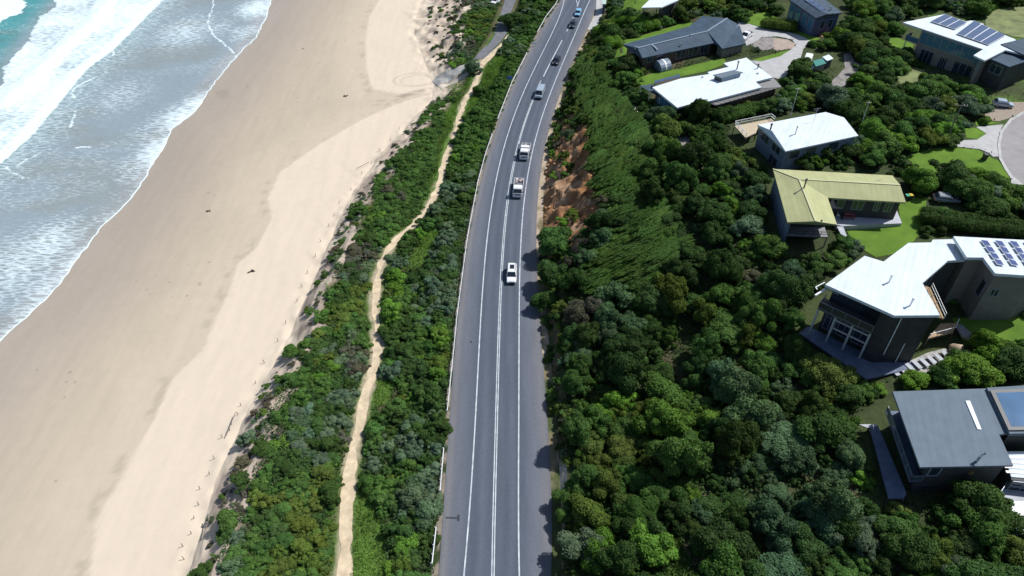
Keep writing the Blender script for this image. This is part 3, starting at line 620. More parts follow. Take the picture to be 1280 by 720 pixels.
def dome_lobes(r, R, hgt, base, n, lr, flat=.8, elong=1.0):
    """n lobes spread over a dome of radius R, top at hgt, skirt at base"""
    L_ = []; ga = math.pi*(3-math.sqrt(5)); i0 = r.uniform(0, 6.28)
    for i in range(n):
        t = (i+.5)/n; el = math.acos(t)  # 0 at the top
        rr = R*math.sin(el)*r.uniform(.62, 1.16)*(1-.25*(lr/R)); z = base+(hgt-base-lr*.6)*math.cos(el)*r.uniform(.72, 1.22)
        a = i*ga+r.uniform(-.9, .9); q = lr*r.choice((.5, .62, .75, .95, 1.2, 1.45)); rr *= 1+.22*math.sin(2*a+i0)+.15*math.sin(3*a+2*i0)
        if r.random() < .12: continue
        L_.append(((rr*math.cos(a)*elong, rr*math.sin(a), max(z, q*.3)), (q*r.uniform(.9, 1.25), q*r.uniform(.9, 1.25), q*flat), r.uniform(0, 3)))
    L_.append(((0, 0, base+(hgt-base)*.3), (R*.55*elong, R*.55, (hgt-base)*.42), 0))
    return L_
def variants(kind, n, f): return [f(np.random.default_rng(100+hash_(kind)+i), i) for i in range(n)]
def hash_(s): return sum(ord(c)*(i+1) for i, c in enumerate(s)) % 9973
def tree_trunk(r, h, R):
    mb = MB(); lean = (r.uniform(-.3, .3), r.uniform(-.3, .3))
    mb.tube([(0, 0, -.5), (lean[0]*.4, lean[1]*.4, h*.22), (lean[0], lean[1], h*.45), (lean[0]*1.2, lean[1]*1.2, h*.7)], [.17, .14, .11, .05], 7)
    for k in range(5):
        a = k*1.26+r.uniform(-.3, .3); z0 = h*r.uniform(.2, .42)
        mb.tube([(lean[0]*z0/h*2, lean[1]*z0/h*2, z0), (R*.35*math.cos(a), R*.35*math.sin(a), h*.5), (R*.72*math.cos(a), R*.72*math.sin(a), h*.66)], [.09, .06, .025], 5)
    me = mb.mesh('tree_trunk', smooth=True); me.materials.append(barkM); return me
# unit crowns (radius about 1 for trees is scaled by the copy); sizes in metres
TREE = []
for i in range(12):
    r = np.random.default_rng(300+i); R = 2.3; h = r.uniform(3.3, 4.4); n = int(r.integers(28, 44))
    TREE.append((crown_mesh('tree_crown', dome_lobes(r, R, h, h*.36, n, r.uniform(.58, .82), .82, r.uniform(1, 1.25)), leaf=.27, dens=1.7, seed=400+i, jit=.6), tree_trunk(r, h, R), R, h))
SHRUB = []
for i in range(8):
    r = np.random.default_rng(500+i); R = 1.5; h = r.uniform(1.3, 1.9); n = int(r.integers(16, 26))
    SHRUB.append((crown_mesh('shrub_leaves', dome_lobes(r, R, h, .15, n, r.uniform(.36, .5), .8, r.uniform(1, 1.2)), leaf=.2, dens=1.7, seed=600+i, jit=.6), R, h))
WIND = []
for i in range(7):
    r = np.random.default_rng(700+i); lobes = []
    for k in range(46):
        x = r.uniform(-2.2, 2.0); y = r.uniform(-1.6, 1.6); e = 1-(x/3.2)**2-(y/2.1)**2
        z = .15+1.5*max(e, 0)**.6+.22*(x+2.4)*.5; z -= .35
        lobes.append(((x, y, max(z, .1)), (r.uniform(.9, 1.7), r.uniform(.2, .32), r.uniform(.2, .32)), r.uniform(-.16, .16)))
    lobes.append(((0, 0, .45), (2.6, 1.75, 1.0), 0))
    WIND.append((crown_mesh('windswept_leaves', lobes, leaf=.27, dens=1.8, jit=.38, asp=.4, direc=np.array([1., 0, .05]), seed=800+i), 2.0, 2.0))
BUSHY = []   # dense, rounded garden bushes
for i in range(5):
    r = np.random.default_rng(900+i); R = 1.4; h = r.uniform(1.6, 2.2)
    BUSHY.append((crown_mesh('bush_leaves', dome_lobes(r, R, h, .1, 22, .48, .95), leaf=.19, dens=1.9, seed=950+i, jit=.5), R, h))
def jitc(c, r, a=.22):
    k = r.uniform(1-a, 1+a); return (c[0]*k*r.uniform(.9, 1.12), c[1]*k, c[2]*k*r.uniform(.88, 1.14), 1)
def put_leafy(name, me, loc, sc, rz, col, label, cat, group):
    o = bpy.data.objects.new(name, me); COL.objects.link(o); o.location = loc; o.rotation_euler = (0, 0, rz); o.scale = sc; o.color = col
    return tag(o, label, cat, group)
def put_tree(name, var, loc, sc, rz, col, label, cat, group):
    t = bpy.data.objects.new(name, None); COL.objects.link(t); t.location = loc; t.rotation_euler = (0, 0, rz); t.scale = sc; tag(t, label, cat, group)
    a = bpy.data.objects.new('trunk', var[1]); COL.objects.link(a); a.parent = t
    b = bpy.data.objects.new('crown', var[0]); COL.objects.link(b); b.parent = t; b.color = col
    return t
DKG = (.052, .100, .027); MDG = (.078, .155, .036); BRG = (.122, .240, .036); GRY = (.108, .165, .092); OLV = (.105, .155, .032); DRY_ = (.105, .105, .072)
TONES = {'dark green': DKG, 'mid green': MDG, 'bright green': BRG, 'grey-green': GRY, 'olive green': OLV, 'grey-brown': DRY_}
# ---- photo outlines that plants keep clear of
HOUSES_PX = [
 [(776,54),(862,27),(880,15),(926,27),(936,62),(905,70),(860,78),(815,88),(798,78)],
 [(797,106),(850,93),(905,76),(935,68),(982,108),(960,120),(900,131),(848,139),(818,128)],
 [(912,152),(965,142),(1033,136),(1078,168),(985,189),(983,200),(950,200),(928,182),(914,170)],
 [(958,206),(1118,213),(1140,252),(1130,276),(1060,288),(1046,300),(1020,318),(985,322),(956,275)],
 [(992,420),(1024,350),(1080,317),(1135,301),(1192,293),(1320,293),(1320,362),(1250,374),(1232,354),(1205,340),(1182,360),(1200,404),(1226,424),(1204,440),(1160,440),(1146,462),(1084,484)],
 [(1072,524),(1110,480),(1320,480),(1320,672),(1262,664),(1246,612),(1205,606),(1150,620),(1108,634)],
 [(965,-10),(1058,-10),(1058,22),(1045,40),(1028,50),(1012,40),(985,28)],
 [(1122,26),(1180,12),(1320,58),(1320,122),(1240,114),(1205,104),(1172,90),(1150,72),(1135,60)],
 [(798,-20),(862,-20),(852,14),(800,20)], [(744,-20),(760,-20),(759,20),(742,20)], [(818,76),(842,74),(845,92),(822,94)], [(1012,66),(1060,64),(1058,84),(1012,88)],
 [(1160,238),(1202,238),(1206,262),(1164,264)]]
CLIFF_PX = [(684,300),(676,255),(686,205),(704,160),(720,118),(735,130),(738,170),(747,215),(740,275),(722,300)]
CLIFFS = [CLIFF_PX]; SLOPEG = [GRASS_PX[8]]
def in_any(u, v, polys):
    u = np.asarray(u, float); v = np.asarray(v, float); r = np.zeros(u.shape, bool)
    for p in polys:
        a = BB.get(id(p))
        if a is None: a = BB[id(p)] = (min(q[0] for q in p), max(q[0] for q in p), min(q[1] for q in p), max(q[1] for q in p))
        m = (u >= a[0]) & (u <= a[1]) & (v >= a[2]) & (v <= a[3])
        if m.any(): r[m] |= inpoly(u[m], v[m], p)
    return r
BB = {}
PATCH_PX = PATCHES
def clear(x, y, R, h, grass=True):
    z = float(H(x, y)); pts = []
    for dx, dy, k in ((0, 0, .5), (-.75*R, 0, .4), (.75*R, 0, .4), (0, 0, .95), (0, -.8*R, .1), (0, .5*R, .6)):
        pts.append(Q(x+dx, y+dy, z+k*h))
    u = np.array([p[0] for p in pts]); v = np.array([p[1] for p in pts])
    if in_any(u, v, HOUSES_PX).any() or in_any(u[[0, 4]], v[[0, 4]], PATCH_PX).any(): return False
    if in_any(u[1:3], v[1:3], PATCH_PX).any() and R > 1.2: return False
    return not (grass and in_any(u[:3], v[:3], GRASS_PX).any())
class Darts:
    def __init__(s): s.c = {}
    def ok(s, x, y, r, k=.62):
        i, j = int(x//4), int(y//4)
        for a in range(i-1, i+2):
            for b in range(j-1, j+2):
                for (px, py, pr) in s.c.get((a, b), ()):
                    if (px-x)**2+(py-y)**2 < (k*(pr+r))**2: return False
        s.c.setdefault((i, j), []).append((x, y, r)); return True
D = Darts()
def inframe(x, y, m=25):
    u, v = Q(x, y, float(H(x, y))+1); return -m < u < 1280+m and -m < v < 720+m*1.6
MASS = {}    # surplus plants: kind -> list of (mesh, matrix params)
def surplus(kind, me, loc, sc, rz): MASS.setdefault(kind, []).append((me, loc, sc, rz))
rp = random.Random(5)
LANDMARKS = [((1185,560), 'around the grey flat-roofed house'), ((1090,470), 'below the tall white-roofed house on posts'), ((1240,440), 'on the lawn side of the tall white-roofed house'), ((1010,330), 'just below the green-roofed house'), ((1150,310), 'by the lawn of the green-roofed house'), ((1110,205), 'behind the green-roofed house'),
  ((950,220), 'on the seaward side of the green-roofed house'), ((1030,190), 'in front of the white gabled house'), ((1110,140), 'between the white gabled house and the turning circle'), ((1240,250), 'below the turning circle'), ((900,150), 'in front of the white flat-roofed house'), ((1000,110), 'beside the white flat-roofed house'),
  ((830,100), 'at the seaward end of the white flat-roofed house'), ((780,40), 'behind the long slate-blue house'), ((900,10), 'up beyond the long slate-blue house'), ((1060,60), 'below the dark blue house'), ((1120,20), 'between the dark blue house and the white house with roof panels'), ((1130,90), 'below the white house with roof panels'), ((1230,5), 'behind the white house with roof panels')]
def near_mark(u, v):
    return min(LANDMARKS, key=lambda p: (p[0][0]-u)**2+((p[0][1]-v)*1.4)**2)[1]
def pick(r, w):
    t = r.random()*sum(w.values())
    for k, x in w.items():
        t -= x
        if t <= 0: return k
    return k
def tone_at(w, x, y, s, f=.06):
    t = min(max((float(fbm(x*f, y*f, s))-.29)/.36+rp.uniform(-.33, .33), 0), .999)*sum(w.values())
    for k, a in w.items():
        t -= a
        if t <= 0: return k
    return k
counts = {}
cand = []
# ---- the right-hand slope and gardens
for _ in range(26000):
    y = rp.uniform(38, 300); lo = float(cut0.x(y)); x = rp.uniform(lo-.2, lo+150)
    cand.append((x, y))
HZ = {}
WINDZ = [(742,52),(762,84),(778,112),(800,155),(822,200),(838,245),(842,300),(836,345),(800,360),(762,352),(745,330),(752,290),(770,255),(758,225),(745,195),(736,150),(728,110),(726,80)]
wind_n = tree_n = gard_n = bank_n = 0
HEDGES = []
for (x, y) in cand:
    z = float(H(x, y)); u, v = Q(x, y, z)
    if 1310 <= u < 1500 and -40 < v < 800:     # beyond the edge of the picture: one uncounted mass
        r_ = rp.uniform(1.4, 2.8)
        if clear(x, y, r_, r_*1.5) and D.ok(x, y, r_, .62): var = rp.choice(TREE); k = r_/var[2]; surplus('hilltop_scrub', var[0], (x, y, z-.3), (k, k, k*.9), rp.uniform(0, 6.28))
        continue
    if not (-15 < u < 1310 and -18 < v < 760): continue
    s_ = x-float(cut0.x(y)); cutx = float(cut.x(y)); n1_ = float(fbm(x*.07, y*.07, 201)); n2_ = float(fbm(x*.16, y*.16, 203))
    if inpoly([u], [v-6], WINDZ)[0] and rp.random() < .84:
        r_ = rp.uniform(1.25, 1.8)
        if not clear(x, y, r_, 1.6) or not D.ok(x, y, r_, .50) or wind_n >= 320: continue
        ang = math.radians(30+38*min(max((330-v)/250, 0), 1)+rp.uniform(-8, 8)); me, R, h = rp.choice(WIND); k = r_/2.0*1.55
        tone = pick(rp, {'olive green': 6, 'mid green': 2.5, 'dark green': .6, 'grey-brown': .5 if u < 755 else 0})
        put_leafy('windswept_shrub', me, (x, y, z-.15), (k*rp.uniform(1, 1.3), k*rp.uniform(.75, .95), k*rp.uniform(.85, 1.1)), ang, jitc((.062, .120, .026) if tone == 'olive green' else TONES[tone], rp, .15),
                  f'{tone} shrub combed flat by the sea wind on the brow above the road cutting', 'shrub', f'{tone} windswept shrubs on the brow'); wind_n += 1
        continue
    bare = inpoly([u], [v], CLIFF_PX)[0]
    if x < cutx+.8:       # bank and kerbside scrub
        r_ = rp.uniform(.5, 1.05) if s_ < 2.2 else rp.uniform(.7, 1.5)
        if 585 < v < 640 and u < 735 and rp.random() < .8: continue
        if bare and (rp.random() < .84 or s_ > 6): continue
        if s_ < 1.0 and rp.random() < .45: continue
        if x-r_*.85 < float(asph_r.x(y))-.2 or not clear(x, y, r_, 1.2) or not D.ok(x, y, r_, .6): continue
        tone = pick(rp, {'dark green': 2.5, 'mid green': 3, 'olive green': 2, 'bright green': .6, 'grey-green': .8, 'grey-brown': .6})
        me, R, h = rp.choice(SHRUB); k = r_/R
        if bank_n < 295: put_leafy('bank_shrub', me, (x, y, z-.1), (k*1.1, k*1.1, k*rp.uniform(.8, 1.25)), rp.uniform(0, 6.28), jitc(TONES[tone], rp), f'{tone} low shrub on the bank along the landward edge of the road' if not 120 < v < 320 else f'{tone} tuft of scrub clinging to the road cutting', 'shrub', f'{tone} shrubs on the road bank' if not 120 < v < 320 else f'{tone} scrub tufts on the cutting'); bank_n += 1
        else: surplus('bank_scrub', me, (x, y, z-.1), (k*1.1,)*3, rp.uniform(0, 6.28))
        continue
    town = u > 905+.12*(v-150) and v < 330 or v < 150 or u > 1000 and v < 480 or u > 1060
    gul = inpoly([u], [v], [(838,385),(866,380),(872,470),(848,505),(835,440)])[0]
    if gul and rp.random() < .9: continue
    if town:
        r_ = rp.uniform(1.0, 2.4) if rp.random() < .75 else rp.uniform(2.2, 3.1)
        hk = rp.uniform(.75, 1.05)
        if not clear(x, y, r_, r_*1.7*hk) or not D.ok(x, y, r_, .60): continue
        tone = pick(rp, {'dark green': 4, 'mid green': 3, 'bright green': 1.8 if n1_ > .48 else .5, 'grey-green': 1.9 if n2_ > .48 else .5, 'olive green': .8})
        col = jitc(TONES[tone], rp, .25); mk = near_mark(u, v)
        if r_ < 1.7:
            nm_, fam = ('garden_bush', BUSHY) if r_ < 1.33 else ('garden_shrub', SHRUB)
            me, R, h = rp.choice(fam); k = r_/R
            put_leafy(nm_, me, (x, y, z-.1), (k, k, k*rp.uniform(.85, 1.15)), rp.uniform(0, 6.28), col, f'{tone} {"rounded bush" if nm_ == "garden_bush" else "spreading shrub"} {mk}', 'bush', f'{tone} {"bushes" if nm_ == "garden_bush" else "shrubs"} {mk}')
        else:
            var = rp.choice(TREE); k = r_/var[2]
            put_tree('garden_tree', var, (x, y, z-.2), (k, k, k*hk), rp.uniform(0, 6.28), col, f'{tone} spreading tree {mk}', 'tree', f'{tone} trees {mk}'); gard_n += 1
    else:
        d_r = x-cutx
        r_ = rp.uniform(.8, 2.2) if d_r < 9 else rp.choice((rp.uniform(.9, 1.6), rp.uniform(1.5, 2.9)))
        if not clear(x, y, r_, r_*1.6) or not D.ok(x, y, r_, .57): continue
        w = {'dark green': 4, 'mid green': 3.2, 'bright green': 2.2 if n1_ > .52 else .35, 'grey-green': .7 if n2_ > .5 else .3, 'olive green': 2 if d_r < 14 and v > 500 else .4, 'grey-brown': .8 if 330 < v < 460 and u < 830 else .04}
        w = {k: w[k] for k in ('olive green', 'bright green', 'mid green', 'dark green', 'grey-brown', 'grey-green')}
        tone = tone_at(w, x, y, 251); col = jitc([c_*.84 for c_ in (TONES[tone] if tone != 'grey-green' else (.088, .155, .072))], rp, .25); var = rp.choice(TREE); k = r_/var[2]
        zone = 'in scrub just above the road bank' if d_r < 10 else ('by the dark gully on the slope below the houses' if abs(u-855) < 50 and v < 520 else ('on the slope between the road and the white house on posts' if v < 440 else 'on the lower slope between road and grey flat-roofed house'))
        if r_ < 1.5:
            me, R, h = rp.choice(SHRUB+BUSHY[:2]); k = r_/R; put_leafy('coastal_shrub', me, (x, y, z-.1), (k*1.1, k, k*rp.uniform(.9, 1.5)), rp.uniform(0, 6.28), col, f'{tone} gap shrub {zone}', 'shrub', f'{tone} gap shrubs {zone}')
        else: put_tree('coastal_tree', var, (x, y, z-.25), (k*rp.uniform(.95, 1.15), k, k*rp.choice((.6, .75, .9, 1.05, 1.3, 1.5))), rp.uniform(0, 6.28), col, f'{tone} bushy tree {zone}', 'tree', f'{tone} scrub trees {zone}'); tree_n += 1
# big bushes that stand out against the road
for (u0, v0, R0, tone, lab) in ((692, 312, 2.9, 'mid green', 'large round green bush leaning over the road edge at the foot of the cutting'), (693, 352, 2.4, 'dark green', 'dark bush casting its shadow on the road beside the white wagon'), (684, 384, 2.2, 'dark green', 'dark bush next down the road edge from the big round one'), (735, 690, 2.7, 'grey-green', 'grey-green bush above the road bank at the very bottom'), (815, 690, 2.3, 'bright green', 'bright green mounded bush beside the grassy strip'),
      (592, 90, 2.0, 'grey-green', 'round grey-green bush standing where the ramp leaves the lane'), (640, 32, 3.0, 'dark green', 'big dark bush on the roadward side of the bitumen lane')):
    g = G(u0, v0); var = TREE[int(R0*7) % 12]; k = R0/var[2]
    put_tree('roadside_tree', var, (g.x, g.y, g.z-.3), (k, k, k*.9), R0, jitc(TONES[tone], rp, .1), lab, 'tree', None)
for (u0, v0, R0, tone, lab, grp) in ((1000,206,2.2,'dark green',None,1), (1021,200,2.5,'dark green',None,1), (1044,193,2.4,'mid green','mid green tree against the front wall of the white gabled house',None), (1064,183,1.9,'grey-green','grey-green tree at the front inland corner of the white gabled house',None),
      (1052,309,1.7,'mid green','round green bush beside the front deck of the green-roofed house',None), (1068,313,1.3,'grey-green','grey-green bush at the foot of the boarded ramp',None), (1206,474,2.6,'bright green','bright green tree between the garden steps and the grey roof',None), (1182,476,1.9,'mid green','mid green bush between the garden steps and the grey roof',None), (1140,480,1.6,'bright green','low bright bush just below the garden steps',None), (1078,496,1.5,'mid green','mid green bush between terrace of the tall white house and the grey house deck',None), (1060,502,1.9,'dark green','dark bush below the terrace of the tall white house',None), (1096,488,1.1,'bright green','small bright bush tucked behind the seaward corner of the grey roof',None), (1255,462,2.6,'dark green','dark spreading tree at the lawn edge above the blue roof panel',None)):
    g = G(u0, v0); var = TREE[int(R0*17+u0) % 12]; k = R0/var[2]
    put_tree('garden_tree', var, (g.x, g.y, g.z-.3), (k, k, k*.85), u0, jitc(TONES[tone], rp, .1), lab or 'dark green tree against the front wall of the white gabled house', 'tree', 'dark trees at the white gabled house front' if grp else None)
# ---- dunes on the left
dune_n = verge_n = 0; cd = []
for _ in range(17000):
    y = rp.uniform(36, 300); a, b = float(top.x(y)), float(asph_l.x(y)); x = rp.uniform(a-2.5, b-.7); cd.append((x, y))
cd.sort(key=lambda p: 0)
for (x, y) in cd:
    z = float(H(x, y)); u, v = Q(x, y, z)
    if not (-15 < u < 1310 and -18 < v < 765): continue
    px = float(path.x(y)); tx = float(top.x(y)); n1_ = float(fbm(x*.09, y*.09, 211)); n2_ = float(fbm(x*.2, y*.2, 213))
    lane = y > pe-3
    hw = 3.4 if lane else 1.25
    west = x < px
    far_ = min(1, max(0, (y-45)/150))
    r_ = rp.uniform(.75, 1.6) if west else rp.uniform(.8, 1.85)
    edge = x-tx
    if edge < 2.1 and rp.random() < .88: continue
    if edge < 5 and rp.random() < .5*(.5+n2_): continue
    if abs(x-px) < hw+r_*.72: continue
    if x+r_*.95 > float(asph_l.x(y))-.55+(.5 if 520 < v < 720 else 0): continue
    if not clear(x, y, r_, r_*1.1) or not D.ok(x, y, r_, .52): continue
    if west: w = {'dark green': 2.2, 'mid green': 3.4, 'grey-green': 3.6 if n1_ > .47 else 1, 'bright green': .7 if n2_ > .5 else .15, 'olive green': .8, 'grey-brown': .5 if edge < 4 else .05}
    else: w = {'dark green': 3.2, 'mid green': 3.2, 'grey-green': 1.8 if n1_ > .5 else .5, 'bright green': 3.2 if 285 < v < 420 and u < 545 else .5, 'olive green': .5}
    w = {k: w[k] for k in ('olive green', 'bright green', 'mid green', 'dark green', 'grey-green', 'grey-brown') if k in w}
    tone = tone_at(w, x, y, 261, .09); col = jitc([c_*1.12 for c_ in TONES[tone]], rp, .16); me, R, h = rp.choice(SHRUB if rp.random() < .75 else BUSHY); k = r_/R; sc = (k*1.15, k*1.05, k*rp.uniform(.5, .85) if west else k*rp.uniform(.7, 1.2))
    seg = 'far along' if v < 150 else ('midway along' if v < 400 else 'near')
    if v < 100 and west: zone = 'between the sand blowout and the bitumen lane'; kind = 'lane_shrub'
    elif v < 70: zone = 'between the bitumen lane and the highway guardrail'; kind = 'lane_shrub'
    elif west: zone = {'far along': 'at the far end of the dune, below the ramp', 'midway along': 'midway along the dune, seaward of the sand track', 'near': 'on the near dune, seaward of the sand track'}[seg]; kind = 'dune_shrub'
    else: zone = {'far along': 'between sand track and guardrail near the lane', 'midway along': 'between sand track and guardrail, level with the white vehicles', 'near': 'between sand track and guardrail at the near end'}[seg]; kind = 'verge_shrub'
    counts[kind] = counts.get(kind, 0)+1
    if inframe(x, y, 12) and counts[kind] <= 2000: HZ.setdefault(kind, []).append((v*rp.uniform(.8, 1.0)+r_*60, me, (x, y, z-.12), sc, rp.uniform(0, 6.28), col, f'{tone} shrub {zone}', f'{tone} shrubs {zone}'))
    else: surplus(kind.replace('shrub', 'scrub'), me, (x, y, z-.12), sc, rp.uniform(0, 6.28))
for kind, rows in HZ.items():
    rows.sort(key=lambda t: -t[0])
    for i, (_, me, loc, sc, rz, col, lab, grp) in enumerate(rows):
        if i < 298: put_leafy(kind, me, loc, sc, rz, col, lab, 'shrub', grp)
        else: surplus(kind.replace('shrub', 'scrub'), me, loc, sc, rz)
# small tufts on the dune face
tn = 0
for _ in range(2600):
    y = rp.uniform(40, 262); a, b = float(toe.x(y)), float(top.x(y)); t = rp.uniform(.25, 1.05); x = a+(b-a)*t
    z = float(H(x, y)); u, v = Q(x, y, z)
    if tn >= 240: break
    dens = .25 if v > 130 else .8
    if rp.random() > dens*t*(1.6 if fbm(x*.2, y*.2, 221) > .5 else .35) or 84 < v < 122: continue
    r_ = rp.uniform(.25, .7)*(1 if v > 130 else 1.15)
    if not D.ok(x, y, r_, .8): continue
    me, R, h = rp.choice(SHRUB); k = r_/R; tone = pick(rp, {'mid green': 2, 'grey-green': 2, 'grey-brown': 3, 'olive green': 1.4})
    zone = 'on the sandy face of the dune above the beach' if v > 130 else 'on the bare sand blowout above the ramp'
    put_leafy('dune_tuft', me, (x, y, z-.06), (k*1.2, k*1.2, k*.75), rp.uniform(0, 6.28), jitc(TONES[tone], rp), f'{tone} tuft growing {zone}', 'plant', f'{tone} tufts {zone}'); tn += 1
# ---- hedges
def hedge(pts, w, h, tone, label, z_in=0):
    g = [G(u, v) for u, v in pts]; r = np.random.default_rng(int(pts[0][0])); lobes = []
    for a, b in zip(g[:-1], g[1:]):
        n = max(2, int((b-a).length/.75))
        for i in range(n):
            p = a.lerp(b, (i+r.uniform(.2, .8))/n)
            for s in (-.3, .3):
                q = Vector((p.x, p.y, float(H(p.x, p.y))))-g[0]; d = (b-a).normalized()
                lobes.append(((q.x-d.y*s*w, q.y+d.x*s*w, q.z+h*.55+r.uniform(-.1, .1)), (w*.42*r.uniform(.85, 1.2), w*.42*r.uniform(.85, 1.2), h*.5*r.uniform(.9, 1.08)), r.uniform(0, 3)))
    me = crown_mesh('hedge_leaves', lobes, leaf=.22, dens=1.4, seed=int(pts[0][1])+5, jit=.5)
    o = bpy.data.objects.new('hedge', me); COL.objects.link(o); o.location = g[0]; o.color = jitc(TONES[tone], rp, .1)
    return tag(o, label, 'hedge')
hedge([(826,160), (836,176), (845,196), (853,214)], 1.7, 2.0, 'mid green', 'straight clipped green hedge beside the shell service track')
hedge([(1152,276), (1190,284), (1240,290), (1290,297)], 3.0, 2.3, 'dark green', 'long dark hedge behind the roof with rows of solar panels')
hedge([(955,34), (975,37), (992,39)], 3.0, 2.4, 'olive green', 'long rounded hedge beside the concrete drive below the dark blue house')
hedge([(862,150), (905,152), (940,140), (985,132)], 2.2, 1.9, 'mid green', 'uneven green hedge in front of the white flat-roofed house')
hedge([(762,52), (768,62)], 3.2, 2.6, 'bright green', 'square clipped green hedge at the end of the long slate-blue house')
hedge([(765,34), (790,30), (815,38)], 3.6, 2.6, 'bright green', 'broad bright green hedge mass behind the lawn of the long slate-blue house')
# ---- masses nobody could count
def mass(name, rows, col):
    VV = []; FF = []; LL = []; nb = 0; cache = {}
    for (me, loc, sc, rz) in rows:
        if me.name not in cache:
            v = np.empty(len(me.vertices)*3, np.float32); me.vertices.foreach_get('co', v); f = np.empty(len(me.polygons)*3, np.int32); me.polygons.foreach_get('vertices', f); a = np.empty(len(me.vertices), np.float32); me.attributes['lf'].data.foreach_get('value', a)
            cache[me.name] = (v.reshape(-1, 3), f.reshape(-1, 3), a)
        v, f, a = cache[me.name]; c, s = math.cos(rz), math.sin(rz); w = v*np.array(sc); w = np.stack([w[:, 0]*c-w[:, 1]*s, w[:, 0]*s+w[:, 1]*c, w[:, 2]], 1)+np.array(loc)
        VV.append(w); FF.append(f+nb); LL.append(np.clip(a+rp.uniform(-.25, .25), 0, 1)); nb += len(w)
    if not VV: return
    me = fast_mesh(name, np.concatenate(VV), np.concatenate(FF)); a = me.attributes.new('lf', 'FLOAT', 'POINT'); a.data.foreach_set('value', np.concatenate(LL).astype(np.float32)); me.materials.append(leafM)
    o = bpy.data.objects.new(name, me); COL.objects.link(o); o.color = (*col, 1); tag(o, None, None, None, 'stuff')
def carpet(name, x, y, size, col, asp=.6, up=.8, lift=.12, seed=1, hgt=.25):
    r = np.random.default_rng(seed); k = len(x); z = H(x, y)+lift+r.uniform(0, hgt, k)
    n = unit(r.normal(size=(k, 3))*(1-up*.5)+np.array([.1, 0, up])); s = size*r.uniform(.6, 1.4, k)
    V, Fc = kites(np.stack([x, y, z], 1), n, s, asp, None, r, .4)
    me = fast_mesh(name, V, Fc); a = me.attributes.new('lf', 'FLOAT', 'POINT'); a.data.foreach_set('value', np.repeat(np.clip(.5+(fbm(x*.3, y*.3, seed)-.47)*1.8+r.normal(0, .13, k), 0, 1), 4).astype(np.float32)); me.materials.append(leafM)
    o = bpy.data.objects.new(name, me); COL.objects.link(o); o.color = (*col, 1); return tag(o, None, None, None, 'stuff')
for kind, rows in MASS.items(): mass(kind, rows, MDG)
r = np.random.default_rng(77)
# undergrowth on the slope
k = 150000; y = r.uniform(34, 310, k); x = cut0.x(y)+r.uniform(.2, 1, k)**1.0*np.where(r.random(k) < .5, 60, 160)*r.random(k); z = H(x, y); u, v = Q(x, y, z)
ok = (u < 1420) & ~in_any(u, v, PATCH_PX) & ~in_any(u, v, HOUSES_PX) & ~in_any(u, v, CLIFFS) & ~((x < cut.x(y)) & (fbm(x*.4, y*.4, 231) > .45)) & ~((u > 700) & (u < 735) & (v > 580) & (v < 640))
carpet('undergrowth', x[ok], y[ok], .42, (.045, .085, .024), seed=3, hgt=.5)
k = 150000; y = r.uniform(34, 310, k); a = top.x(y); b = asph_l.x(y); x = a-1+(b-a+.4)*r.random(k); z = H(x, y); u, v = Q(x, y, z); d = np.abs(x-path.x(y))
ok = (d > np.where(y > pe, 3.0, 1.15+.7*vnoise(x*.8, y*.8, 3))) & ~in_any(u, v, PATCH_PX) & ~((x-a < 3.5) & (fbm(x*.35, y*.35, 233) > .40+.05*(x-a)))
gz = in_any(u, v, GRASS_PX) | ((d < 2.6) & (fbm(x*.15, y*.15, 237) > .42)) | (fbm(x*.11, y*.11, 239) > .63)
carpet('dune_undergrowth', x[ok & ~gz], y[ok & ~gz], .34, (.06, .11, .035), seed=5, hgt=.4)
kk = 90000; ye = r.uniform(38, 260, kk); xe = path.x(ye)+r.uniform(-12, 14, kk); ze = H(xe, ye); ue, ve = Q(xe, ye, ze); oe = in_any(ue, ve, GRASS_PX[:8]+GRASS_PX[9:]) & ~in_any(ue, ve, PATCH_PX) & (np.abs(xe-path.x(ye)) > 1.1)
carpet('dune_grass', np.concatenate([x[ok & gz], xe[oe]]), np.concatenate([y[ok & gz], ye[oe]]), .32, (.125, .23, .035), asp=.28, up=.45, seed=7, hgt=.22)
# rough grass on field and slope
k = 26000; x = r.uniform(10, 170, k); y = r.uniform(38, 300, k); u, v = Q(x, y, H(x, y)); g2 = in_any(u, v, SLOPEG)
k2 = 9000; c0 = G(848, 695); x2 = c0.x+r.normal(0, 4, k2); y2 = c0.y+r.normal(0, 5, k2); u2, v2 = Q(x2, y2, H(x2, y2)); m2 = in_any(u2, v2, SLOPEG)
carpet('slope_grass', np.concatenate([x[g2], x2[m2]]), np.concatenate([y[g2], y2[m2]]), .3, (.10, .16, .035), asp=.28, up=.5, seed=9, hgt=.25)
print('PLANTS wind', wind_n, 'trees', tree_n, 'garden', gard_n, 'bank', bank_n, {k: len(v) for k, v in HZ.items()}, {k: len(v) for k, v in MASS.items()}, 'tufts', tn)
